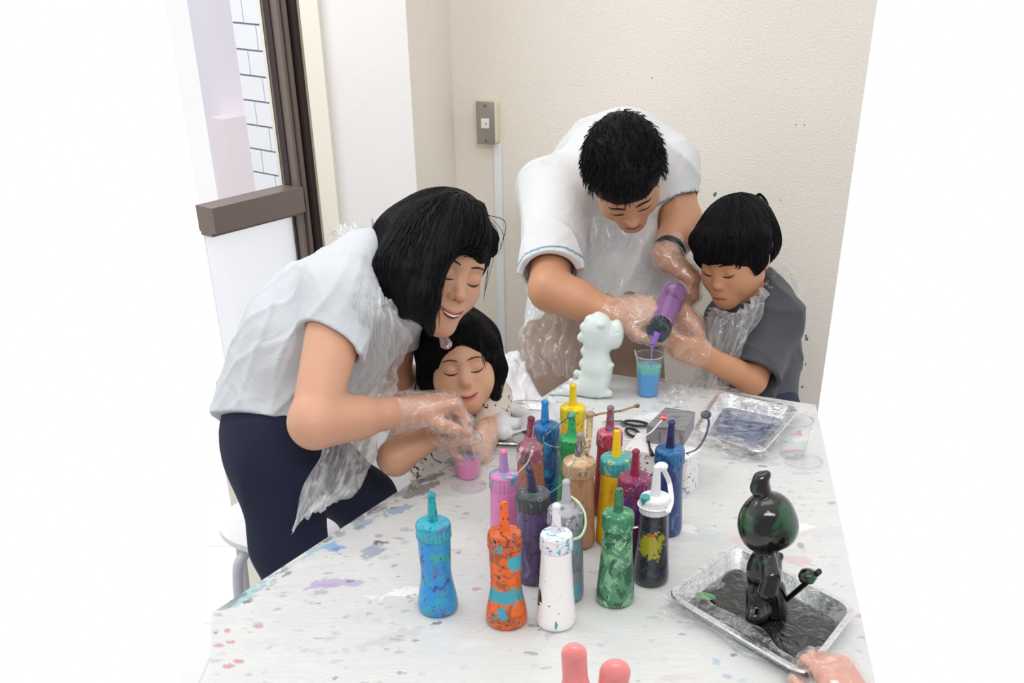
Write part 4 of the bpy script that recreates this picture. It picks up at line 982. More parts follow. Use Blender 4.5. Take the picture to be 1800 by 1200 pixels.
def rows_sheet(name, rows, mat, parent, n=60, seed=1, amp=.010, fr=1.0):
    """hanging sheet through rows of points"""
    R = [catmull(np.array([W(*p) for p in r]), 8) for r in rows]; nmin = 40
    Q = []
    for r in R:
        s = np.linspace(0, len(r)-1, n); i = np.clip(s.astype(int), 0, len(r)-2); Q.append(r[i]+(r[i+1]-r[i])*(s-i)[:, None])
    Q = np.array(Q); out = np.array([catmull(Q[:, j], 12) for j in range(n)]); out = out.transpose(1, 0, 2); m = out.shape[0]
    rr = np.random.RandomState(seed); u = np.linspace(0, 1, n)[None, :]; v = np.linspace(0, 1, m)[:, None]; D = 0; 
    for k in range(9):
        f = rr.uniform(3, 18)*fr; sl = rr.uniform(-.9, .9); ph = rr.uniform(0, 1); x = u*f+v*sl*f*.6+ph+.15*np.sin(v*9+ph*6+u*4)
        D = D+(np.abs((x % 1)-.5)*2-.5)/(f**.5)
    N_ = np.cross(np.gradient(out, axis=1), np.gradient(out, axis=0)); N_ /= np.linalg.norm(N_, axis=2)[..., None]+1e-9
    out = out+N_*(D*amp)[..., None]; out[..., 0] += .006*np.sin(v*23+seed)*(np.abs(u-.5) > .45)
    I = np.arange(m*n).reshape(m, n); F = np.stack([I[:-1, :-1], I[1:, :-1], I[1:, 1:], I[:-1, 1:]], -1).reshape(-1, 4)
    return mesh_obj(name, out.reshape(-1, 3), F, mat, parent, True)
APR = film('apron_film', (.985, .985, .985), haze=.30, gloss=.26, scale=12, strength=1.0, dist=.03, wr=(1.6, 1.6, .3))
APR2 = film('light_apron_film', (.985, .985, .985), haze=.06, gloss=.2, scale=11, strength=1.0, dist=.03, wr=(1.6, 1.6, .3))
def person(ops, h, pts, label, skin, cfn=None):
    lo, hi = bounds(pts, .2); lo[2] = max(lo[2], -.01)
    b = sdf_obj('person', ops, h, lo, hi, SKIN, None, skin, cfn)
    return tag(b, label, 'person')
QB = 1.0    # voxel scale
def shoe(parent, ank, toe, mat):
    o = Ops(); a = np.array([ank[0], ank[1], .035]); t = nrm([toe[0], toe[1], 0]); o.ecap(a-t*.03, a+t*.15, .040, .042, np.cross(t, [0, 0, 1]), .75, k=.02); o.cap(a, a+np.array([0, 0, .06]), .04, .042, k=.02); o.plane((0, 0, .003), (0, 0, -1), .002)
    v, f = sdf_mesh(o, .005, a-.26, a+.26); m = mesh_obj('shoe', v, f, mat, parent, True)

# ---------------------------------------------------------------- woman in the white shirt
def make_woman():
    side = dirv(.25, .0, -1)
    pel, wai, che, upp = W(500, 775, 2.24), W(502, 700, 2.24), W(556, 606, 2.2), W(618, 536, 2.18)
    nb, nt = W(668, 488, 2.16), W(722, 478, 2.14)
    hd = Head(W(770, 466, 2.14), dirv(.54, -.52, .68), dirv(.42, .76, .50), 1.0, smile=True, lips='B8605A')
    shN, elN, wrN = W(600, 522, 2.03), W(551, 744, 1.99), W(716, 722, 2.13)
    shF, elF, wrF = W(690, 546, 2.32), W(690, 662, 2.47), W(768, 690, 2.66)
    kN, kF = W(508, 960, 2.24), W(640, 880, 2.50)
    aN = np.array([kN[0]+.05, kN[1]+.03, .09]); aF = np.array([kF[0]+.06, kF[1]+.02, .09])
    hipN, hipF = W(496, 820, 2.19), W(535, 805, 2.36)
    def torso(o, e=0, k=.05):
        o.ecap(pel, wai, .140+e, .130+e, side, .68, k=k); o.ecap(wai, che, .130+e, .152+e, side, .74, k=k); o.ecap(che, upp, .152+e, .145+e, side, .60, k=k*.7)
    dN = dirv(1, .30, -.32); nN = dirv(.05, .9, .42)
    cur = [(60, 58, 30), (64, 58, 30), (68, 60, 30), (72, 60, 30)]; thN = [(.5, .75, -.55), (.1, .9, -.5), (-.1, .8, -.6)]
    dF = dirv(.85, -.1, -.1); nF = dirv(0, .8, .5)
    o = Ops(); i0 = 0; hd.build(o); hd.i0, hd.i1 = 0, len(o)
    o.cap(nb, nt, .055, .050, k=.03); o.cap(upp, nb, .075, .055, k=.05); torso(o, -.008)
    for s_, e_, w_ in ((shN, elN, wrN), (shF, elF, wrF)):
        o.cap(s_, e_, .052, .040, k=.03); o.cap(e_, w_, .039, .027, k=.015); o.cap(e_, e_+(w_-e_)*.45, .039, .037, k=.02)
    hand(o, wrN, dN, nN, 1, .95, cur, thN); hand(o, wrF, dF, nF, -1, .92, cur)
    for hp, kn, an in ((hipN, kN, aN), (hipF, kF, aF)): o.cap(hp, kn, .074, .050, k=.04); o.cap(kn, an, .052, .038, k=.02)
    pts = [pel, wai, che, upp, hd.c, shN, elN, wrN, wrF, elF, kN, kF, aN, aF]
    P = person(o, .0027*QB, pts, 'woman with black chin-length hair in a white shirt bending over the girl', 'D2A082', hd.cfn())
    hd.features(P, browth=.0028, teeth=True)
    # trousers
    t = Ops(); t.ecap(pel, wai, .154, .142, side, .72, k=.05)
    t.chain([hipN, kN, aN], [.092, .070, .058], k=.03); t.chain([hipF, kF, aF], [.090, .068, .058], k=.03); t.plane(wai+(wai-pel)*.1, wai-pel); t.disp(folds(3, (26, 12, 9), .005))
    lo, hi = bounds([pel, wai, kN, kF, aN, aF, hipF], .2)
    N = NT('navy_trousers'); N.p.inputs['Base Color'].default_value = lin('101933'); N.p.inputs['Roughness'].default_value = .9; N.bump(N.noise(N.mapped(), 500, 2), .2, .002)
    lo[2] = .04; sdf_obj('trousers', t, .0052, lo, hi, N.m, P)
    for a, k_ in ((aN, kN), (aF, kF)): shoe(P, a, (.9, .3), plain('white_sneaker', 'E6E6E8', .6))
    # shirt
    s = Ops(); torso(s, .014, .06); s.cap(upp, nb-(nb-upp)*.30, .084, .066, k=.04)
    slN = shN+(elN-shN)*.36; slF = shF+(elF-shF)*.42
    s.cap(shN+(upp-shN)*.3, shN, .068, .066, k=.05); s.sleeve(shN, slN, .068, .062, nrm(elN-shN)+dirv(-1, 0, 0)*.30); s.cap(shF+(upp-shF)*.3, shF, .066, .062, k=.04); s.sleeve(shF, slF, .064, .062)
    s.disp(folds(11, (17, 8, 10), .011)); s.disp(creases(15, 24, .008)); s.disp(creases(17, 44, .004))
    axN = nrm(elN-shN)
    s.cap(slN-axN*.02, slN+axN*.06, .049, .056, k=.004, mode='s'); s.cap(slF-nrm(elF-shF)*.02, slF+nrm(elF-shF)*.06, .048, .054, k=.004, mode='s')
    hem = W(462, 752, 2.22); s.planecut(hem, nrm(pel-wai)+AR*-.12, hem, .32)
    lo, hi = bounds([pel, upp, nb, shN, slN, shF, slF, wai], .2); sdf_obj('shirt', s, .0036*QB, lo, hi, cloth('white_cotton', 'CBCFD4'), P)
    # hair
    g = Ops(); M = hd.M
    g.ell(hd.T(0, -.016, .038), (.090, .106, .090), M, k=.02)
    g.chain([W(796, 398, 2.12), W(720, 436, 2.12), W(690, 490, 2.12)], [.056, .064, .045], k=.03)
    g.chain([W(740, 430, 2.05), W(712, 480, 2.04), W(715, 540, 2.05)], [.060, .048, .018], k=.04)
    g.chain([W(800, 404, 2.05), W(758, 460, 2.03), W(745, 520, 2.035), W(758, 585, 2.05)], [.060, .042, .030, .007], k=.03)
    g.chain([W(826, 396, 2.18), W(856, 420, 2.18), W(864, 440, 2.18)], [.045, .016, .008], k=.02)
    g.chain([W(700, 440, 2.13), W(672, 464, 2.12), W(692, 535, 2.1)], [.048, .036, .012], k=.02)
    fm = hd.T(0, .10, -.045); g.ell(fm, np.array([.060, .062, .082]), M, mode='s', k=.015); g.ell(W(824, 520, 2.05), (.048, .08, .076), None, mode='s', k=.012)
    g.disp(folds(5, (60, 30, 12), .0022))
    lo, hi = bounds([W(880, 330, 2.1), W(640, 560, 2.1), hd.c], .14); H = sdf_obj('hair', g, .003, lo, hi, HAIR, P)
    rs = np.random.RandomState(2); crown = hd.T(.0, -.03, .14)
    st = crown+rs.normal(size=(1500, 3))*np.array([.05, .05, .03])
    fld = lambda Q: (Q-crown)/(np.linalg.norm(Q-crown, axis=1)[:, None]+.02)*.8+np.array([-.25, -.05, -1.0])*.9
    strands('hair_locks', g, st, fld, .24, HAIR, H, .0010, 16, 3, .0012, avoid=[(W(824, 515, 2.04), .046)])
    # loose wisps
    paths = []
    for (a, b, c_) in [((866, 445, 2.09), (862, 490, 2.08), (848, 530, 2.10)), ((776, 470, 2.0), (772, 500, 2.0), (776, 530, 2.03)), ((760, 500, 2.0), (752, 545, 2.0), (770, 588, 2.05)), ((745, 500, 2.0), (735, 540, 2.0), (750, 572, 2.03)), ((730, 500, 2.0), (728, 530, 2.0), (735, 560, 2.02)),
                       ((670, 430, 2.1), (650, 415, 2.1), (640, 395, 2.1)), ((675, 425, 2.1), (660, 408, 2.1), (655, 385, 2.1)), ((672, 432, 2.1), (655, 425, 2.1), (648, 430, 2.1)), ((860, 380, 2.1), (882, 400, 2.12), (880, 450, 2.14)), ((780, 470, 2.0), (768, 530, 2.0), (775, 570, 2.05)), ((775, 480, 2.01), (760, 520, 2.0), (757, 575, 2.03))]:
        for k in range(3):
            jj = rs.normal(size=(3, 3))*.004; pp = np.array([W(*a), W(*b), W(*c_)])+jj; paths.append(catmull(pp, 6))
    tubes('loose_strands', np.array(paths), .0006, HAIR, H, rs)
    # gloves and apron
    glove(P, wrN+(elN-wrN)*.26, wrN, dN, nN, 1, .95, cur, thN, 21, .041)
    glove(P, wrF+(elF-wrF)*.25, wrF, dF, nF, -1, .92, cur, None, 22, .040)
    rows_sheet('clear_apron', [[(640, 455, 2.04), (660, 500, 2.0), (690, 540, 2.03)], [(618, 520, 1.96), (660, 560, 1.99), (715, 590, 2.06)], [(612, 610, 2.05), (660, 640, 2.08), (700, 650, 2.18)], [(590, 690, 2.1), (640, 700, 2.12), (690, 690, 2.25)], [(570, 770, 2.1), (610, 790, 2.13), (655, 775, 2.24)], [(540, 850, 2.06), (590, 860, 2.08), (640, 840, 2.2)], [(508, 938, 2.04), (545, 900, 2.06), (600, 875, 2.14)]], APR, P, 60, 4, .020)
    rows_sheet('apron_neck_knot', [[(582, 400, 2.16), (610, 396, 2.16), (650, 402, 2.16)], [(586, 415, 2.17), (615, 412, 2.13), (660, 418, 2.16)], [(592, 430, 2.17), (620, 436, 2.15), (668, 440, 2.16)]], APR, P, 30, 9, .015)
    return P

# ---------------------------------------------------------------- girl
def make_girl():
    hd = Head(W(810, 640, 2.42), dirv(.14, -.40, .88), dirv(-.10, .88, .42), .88, child=True, smile=True, lips='C87068', ears=False)
    side = dirv(1, 0, .25); pel = np.array([-.27, 2.47, .47]); che = W(792, 735, 2.57); upp = W(797, 712, 2.55)
    nb, nt = W(800, 705, 2.53), W(805, 670, 2.47)
    pel = np.array([che[0]-.01, che[1]+.03, .45]); 
    shR, elR, wrR = W(742, 722, 2.50), W(694, 805, 2.27), W(772, 762, 2.26)
    shL, elL, wrL = W(852, 705, 2.50), W(868, 755, 2.47), W(852, 762, 2.36)
    hps = [pel+np.array([-.05, 0, 0]), pel+np.array([.05, .02, 0])]; ks = [q-np.array([0, .02, .21]) for q in hps]; an = [np.array([q[0], q[1]+.02, .06]) for q in ks]
    def torso(o, e=0): o.ecap(pel, che, .098+e, .092+e, side, .75, k=.04); o.ecap(che, upp, .092+e, .085+e, side, .7, k=.04)
    o = Ops(); hd.build(o); hd.i0, hd.i1 = 0, len(o)
    o.cap(nb, nt, .038, .038, k=.03); torso(o, -.006)
    for s_, e_, w_ in ((shR, elR, wrR), (shL, elL, wrL)): o.cap(s_, e_, .040, .033, k=.03); o.cap(e_, w_, .033, .022, k=.015)
    dR = dirv(.95, -.12, -.2); nR = dirv(-.2, .5, .8); cR = [(35, 40, 30)]*4; dL = dirv(-.15, -.85, .3); nL = dirv(.8, -.1, .55)
    thR = [(.7, .6, -.2), (.5, .8, -.3), (.3, .9, -.3)]
    hand(o, wrR, dR, nR, 1, .62, cR, thR); hand(o, wrL, dL, nL, -1, .62, [(30, 35, 25)]*4)
    for a, b, c in zip(hps, ks, an): o.chain([a, b, c], [.06, .045, .03], k=.03)
    pts = [hd.c, pel, che, elR, wrR, elL, wrL, shR]+an
    P = person(o, .0024*QB, pts, 'little girl with black bobbed hair looking down at the pink cup', 'DCAA8A', hd.cfn())
    hd.features(P, brow='4A3630', browth=.0024, teeth=False)
    N = NT('printed_cotton'); v = N.mapped(); f = N.noise(v, 26, 5, .6, 1.8); f2 = N.noise(N.mapped((4, 2, 1)), 34, 4, .6, 1.0)
    c = N.mix(N.step(f, .585, .60), lin('D9CCC2'), lin('4A2E34')); c = N.mix(N.step(f2, .64, .655), c, lin('3A3A44')); N.link(c, N.p.inputs['Base Color']); N.p.inputs['Roughness'].default_value = .9; N.bump(N.noise(v, 500, 2), .2, .002)
    s = Ops(); torso(s, .012); slR = shR+(elR-shR)*.32; slL = shL+(elL-shL)*.6
    s.cap(upp+(shR-upp)*.5, shR, .062, .052, k=.04); s.sleeve(shR, slR, .050, .050); s.cap(upp+(shL-upp)*.5, shL, .062, .054, k=.04); s.cap(shL, slL, .052, .050, k=.03)
    s.disp(folds(31, (24, 12, 12), .006)); s.planecut(pel-np.array([0, 0, .02]), (0, 0, -1), pel, .2)
    s.cap(nb, nt+AV*.05, .045, .05, k=.01, mode='s')
    lo, hi = bounds([pel, upp, shR, shL, slL, slR], .14); sdf_obj('blouse', s, .0036, lo, hi, N.m, P)
    t = Ops(); t.ecap(pel+np.array([0, 0, .06]), pel, .106, .108, side, .8, k=.03)
    for a, b, c in zip(hps, ks, an): t.chain([a, b, c], [.068, .056, .046], k=.03)
    lo, hi = bounds([pel]+an, .14); lo[2] = .03; sdf_obj('trousers', t, .006, lo, hi, plain('pale_trousers', 'C8C4C8', .85), P)
    for a in an: shoe(P, a, (.1, -1), plain('pink_shoe', 'D8A8B0', .6))
    # bobbed hair with a fringe swept aside
    g = Ops(); M = hd.M; S = hd.s
    g.ell(hd.T(0, -.012, .042), np.array([.092, .108, .094])*S, M, k=.02)
    for x in (-1, 1):
        g.chain([hd.T(x*.062, -.01, .05), hd.T(x*.080, .012, -.02), hd.T(x*.072, .020, -.082)], [.036*S, .024*S, .014*S], k=.025)
        g.chain([hd.T(x*.05, -.05, .02), hd.T(x*.058, -.05, -.075)], [.05*S, .030*S], k=.03)
        g.chain([hd.T(x*.030, .060, .085), hd.T(x*.062, .052, .045), hd.T(x*.078, .030, .0)], [.030*S, .020*S, .014*S], k=.02)
    g.ell(hd.T(0, .105, -.034), np.array([.064, .070, .094])*S, M, mode='s', k=.012)
    g.disp(folds(8, (60, 30, 14), .0018))
    lo, hi = bounds([hd.c], .17); H = sdf_obj('hair', g, .0028, lo, hi, HAIR, P)
    rs = np.random.RandomState(5); crown = hd.T(.01, .0, .14); st = crown+rs.normal(size=(1100, 3))*np.array([.045, .045, .02])
    fld = lambda Q: (Q-crown)/(np.linalg.norm(Q-crown, axis=1)[:, None]+.02)*.9+np.array([0, 0, -1.0])*.7
    strands('hair_locks', g, st, fld, .17, HAIR, H, .0009, 14, 6, .0010)
    paths = []
    for a, b, c_ in [((842, 595, 2.31), (851, 625, 2.31), (853, 648, 2.32)), ((775, 590, 2.31), (772, 600, 2.31), (768, 612, 2.32))]:
        for k in range(6): paths.append(catmull(np.array([W(*a), W(*b), W(*c_)])+rs.normal(size=(3, 3))*.003, 6))
    tubes('loose_strands', np.array(paths[:6]), .0008, HAIR, H, rs); tubes('loose_strands', np.array(paths[6:]), .0008, HAIR, H, rs)
    # glitter hair clip
    N = NT('glitter_clip'); vo = N.n('ShaderNodeTexVoronoi', {'Vector': N.mapped(), 'Scale': 260.0}); c = N.mix(.55, vo.outputs['Color'], lin('E8C8C8')); N.link(c, N.p.inputs['Base Color']); N.p.inputs['Metallic'].default_value = .6; N.p.inputs['Roughness'].default_value = .25; N.p.inputs['Coat Weight'].default_value = 1
    q = Ops(); a, b = W(774, 578, 2.285), W(784, 604, 2.275)
    q.ecap(a, b, .004, .0125, AR, .45, k=.003); v, f = sdf_mesh(q, .0012, np.minimum(a, b)-.03, np.maximum(a, b)+.03); cl = mesh_obj('hair_clip', v, f, N.m, P, True)
    m = MB(); ring = []
    for an_ in np.linspace(0, 6.283, 33):
        ax = nrm(b-a); wv = AR; t_ = (1+math.cos(an_))/2; ring.append(a-ax*.004+(b-a+ax*.017)*t_+nrm(np.cross(ax, AV))*math.sin(an_)*(.004+.009*t_)+AV*.003)
    m.tube(ring, .0011, 8); m.build('clip_rim', plain('clip_metal', 'C8B8B0', .2, .9), cl, True)
    glove(P, wrR+(elR-wrR)*.30, wrR, dR, nR, 1, .62, cR, thR, 23, .036, .0024, .0045)
    glove(P, wrL+(elL-wrL)*.20, wrL, dL, nL, -1, .62, [(30, 35, 25)]*4, None, 24, .030, .0024, .004)
    return P
# ---------------------------------------------------------------- man in the white T-shirt
BB, BCp = W(1186, 512, 2.66), W(1156, 584, 2.56)      # tilted purple bottle: base, cap
def make_man():
    hd = Head(W(1099, 305, 2.50), dirv(.14, -.985, .10), dirv(-.16, .10, .98), .98, skin='D39A78')
    side = dirv(1, .12, .1)
    pel, wai, che, upp = W(1038, 610, 2.92), W(1050, 510, 2.92), W(1068, 404, 2.88), W(1090, 322, 2.82)
    nb, nt = W(1108, 265, 2.72), W(1104, 280, 2.62)
    shR, elR, wrR = W(976, 344, 2.74), W(966, 508, 2.62), W(1080, 552, 2.60)
    shL, elL, wrL = W(1174, 306, 2.76), W(1200, 392, 2.77), W(1172, 452, 2.70)
    kR, kL = W(985, 700, 3.02), W(1130, 690, 2.98)
    kR[2] = .46; kL[2] = .46; kR[1] -= .02; kR[0] += .045
    aR = np.array([kR[0]-.02, kR[1]+.08, .09]); aL = np.array([kL[0]+.02, kL[1]+.06, .09])
    hipR, hipL = W(1000, 610, 2.93), W(1095, 605, 2.93)
    def torso(o, e=0, k=.06):
        o.ecap(pel, wai, .160+e, .150+e, side, .72, k=k); o.ecap(wai, che, .150+e, .170+e, side, .70, k=k); o.ecap(che, upp, .170+e, .155+e, side, .66, k=k)
    axb = nrm(BCp-BB)
    dR = nrm(W(1168, 548, 2.60)-wrR); nR = dirv(-.15, .25, 1)*1.0
    cR = [(30, 40, 30), (38, 45, 30), (45, 45, 30), (50, 45, 30)]; tR = [(.75, .65, -.0), (.35, .95, .05), (.1, 1, -.1)]
    dL = dirv(.78, -.55, -.10); nL = dirv(.62, .55, .50)
    cL = [(50, 40, 20), (52, 42, 20), (55, 42, 20), (58, 42, 20)]; tL = [(.85, .45, -.2), (.5, .8, -.3), (.2, .9, -.3)]
    o = Ops(); hd.build(o); hd.i0, hd.i1 = 0, len(o)
    o.cap(nb, nt, .062, .060, k=.03); o.cap(nt, hd.T(0, -.05, -.03), .060, .055, k=.03); o.cap(upp, nb, .08, .062, k=.05); torso(o, -.008)
    for s_, e_, w_ in ((shR, elR, wrR), (shL, elL, wrL)):
        o.cap(s_, e_, .056, .046, k=.03); o.cap(e_, w_, .043, .031, k=.015); o.cap(e_, e_+(w_-e_)*.45, .043, .043, k=.02)
    hand(o, wrR, dR, nR, 1, 1.0, cR, tR); hand(o, wrL, dL, nL, -1, .92, cL, tL)
    for hp, kn, an in ((hipR, kR, aR), (hipL, kL, aL)): o.cap(hp, kn, .085, .058, k=.04); o.cap(kn, an, .054, .04, k=.02)
    P = person(o, .0028*QB, [pel, upp, hd.c, shR, elR, wrR, shL, wrL, aR, aL, kR], 'man in a white T-shirt bowing his head while tilting a purple bottle', 'C6926F', hd.cfn())
    hd.features(P, browth=.0036)
    # T-shirt with a blue line round each sleeve
    s = Ops(); torso(s, .016, .07); s.cap(upp, nb, .09, .074, k=.04); slR = shR+(elR-shR)*.86; slL = shL+(elL-shL)*.70
    s.cap(upp+(shR-upp)*.5, shR, .10, .084, k=.06); s.sleeve(shR, slR, .084, .078, nrm(elR-shR)+AR*.05); s.cap(upp+(shL-upp)*.5, shL, .10, .078, k=.06); s.sleeve(shL, slL, .070, .068)
    s.disp(folds(41, (13, 6, 8), .015)); s.disp(creases(43, 20, .010)); s.disp(creases(46, 38, .005))
    aRx, aLx = nrm(elR-shR)+AR*.05, nrm(elL-shL)
    s.cap(slR-aRx*.03, slR+aRx*.06, .058, .070, k=.004, mode='s'); s.cap(slL-aLx*.03, slL+aLx*.06, .054, .064, k=.004, mode='s')
    hem = W(1042, 585, 2.9); s.planecut(hem, pel-wai, hem, .34)
    s.cap(nt, nb, .064, .064, k=.008, mode='s')
    lo, hi = bounds([pel, upp, nb, shR, slR, shL, slL], .2)
    def band(v, c):
        for sl, ax, ce in ((slR, nrm(aRx), shR), (slL, nrm(aLx), shL)):
            dd = (v-sl)@ax; near = np.linalg.norm(v-sl, axis=1) < .12; w_ = near & (dd > -.016) & (dd < -.0105); c[w_] = lin('6F93A4')[:3]
        return c
    N = NT('white_jersey'); a = N.n('ShaderNodeVertexColor', layer_name='Col'); N.link(a.outputs[0], N.p.inputs['Base Color']); N.p.inputs['Roughness'].default_value = .85
    N.bump(N.math('ADD', N.math('MULTIPLY', N.noise(N.mapped(), 600, 2), .25), N.math('MULTIPLY', N.noise(N.mapped(), 9, 3, .5, 1.0), 3.0)), .35, .010)
    sdf_obj('t_shirt', s, .0036*QB, lo, hi, N.m, P, 'DADCDD', band)
    t = Ops(); t.ecap(pel, wai, .172, .160, side, .78, k=.05); t.chain([hipR, kR, aR], [.100, .082, .066], k=.03); t.chain([hipL, kL, aL], [.100, .082, .066], k=.03); t.plane(wai+(wai-pel)*.0, wai-pel); t.disp(folds(45, (20, 9, 9), .008))
    lo, hi = bounds([pel, wai, kR, kL, aR, aL], .2); lo[2] = .05; sdf_obj('trousers', t, .0052, lo, hi, cloth('khaki_cotton', '9A8370'), P)
    for a in (aR, aL): shoe(P, a, (.1, -1), plain('brown_shoe', '6A5548', .6))
    # short cropped hair
    g = Ops(); M = hd.M; S = hd.s
    g.ell(hd.T(0, -.010, .040), np.array([.088, .098, .096])*S, M, k=.02); g.ell(hd.T(0, .045, .080), np.array([.060, .045, .032])*S, M, k=.02); g.ell(hd.T(0, .066, .060), np.array([.056, .032, .028])*S, M, k=.02)
    g.ell(hd.T(0, .108, -.036), np.array([.066, .060, .082])*S, M, mode='s', k=.010)
    for x in (-1, 1): g.ell(hd.T(x*.088, .0, -.045), np.array([.03, .05, .050])*S, M, mode='s', k=.01)
    g.ell(hd.T(0, -.06, -.10), np.array([.09, .08, .055])*S, M, mode='s', k=.01); g.disp(folds(9, (110, 50, 50), .0016))
    lo, hi = bounds([hd.c], .18); H = sdf_obj('hair', g, .0026, lo, hi, HAIR, P)
    rs = np.random.RandomState(8); st = hd.T(0, -.01, .04)+rs.normal(size=(4200, 3)); st = hd.T(0, -.01, .04)+(st-hd.T(0, -.01, .04))/np.linalg.norm(st-hd.T(0, -.01, .04), axis=1)[:, None]*.1
    hops_ = [q for q in g if q[1] != 'd']; f_ = M[:, 1]
    paths = []
    for p in st:
        l = (p-hd.T(0, -.01, .04)); 
        q = M.T@(l/S)
        if q[2] < -.02 or (q[1] > .05 and q[2] < .030): continue
        r0 = .06
        for _ in range(12): r0 += sdf_eval(hops_, (hd.T(0, -.01, .04)+nrm(l)*r0)[None])[0]*-.9
        p0 = hd.T(0, -.01, .04)+nrm(l)*(r0-.002); dr = nrm(nrm(l)*.55+f_*.8+rs.normal(size=3)*.25); paths.append([p0, p0+dr*.008, p0+dr*.014+f_*.003, p0+dr*.018+f_*.008])
    tubes('hair_tufts', np.array(paths), .0008, HAIR, H, rs)
    glove(P, wrR+(elR-wrR)*.22, wrR, dR, nR, 1, 1.0, cR, tR, 51, .046); glove(P, wrL+(elL-wrL)*.45, wrL, dL, nL, -1, .92, cL, tL, 52, .042)
    # watch
    ax = nrm(elL-wrL); c = wrL+(elL-wrL)*.16; b1 = nrm(np.cross(ax, AV)); b2 = np.cross(ax, b1)
    m = MB(); m.tube([c+b1*math.cos(a)*.037+b2*math.sin(a)*.037 for a in np.linspace(0, 6.283, 37)], .0042, 8, 0, 2.0, ax); wt = m.build('watch_strap', plain('watch_rubber', '22252A', .4), P, True)
    rows_sheet('clear_apron', [[(985, 400, 2.70), (1050, 380, 2.66), (1130, 400, 2.70)], [(985, 455, 2.72), (1050, 440, 2.68), (1150, 440, 2.74)], [(935, 500, 2.84), (1040, 500, 2.76), (1150, 500, 2.80)], [(925, 560, 2.84), (1040, 560, 2.76), (1150, 560, 2.82)], [(915, 620, 2.84), (1030, 620, 2.78), (1120, 630, 2.86)], [(950, 655, 2.86), (1020, 665, 2.80), (1060, 650, 2.86)]], APR2, P, 60, 14, .03)
    return P

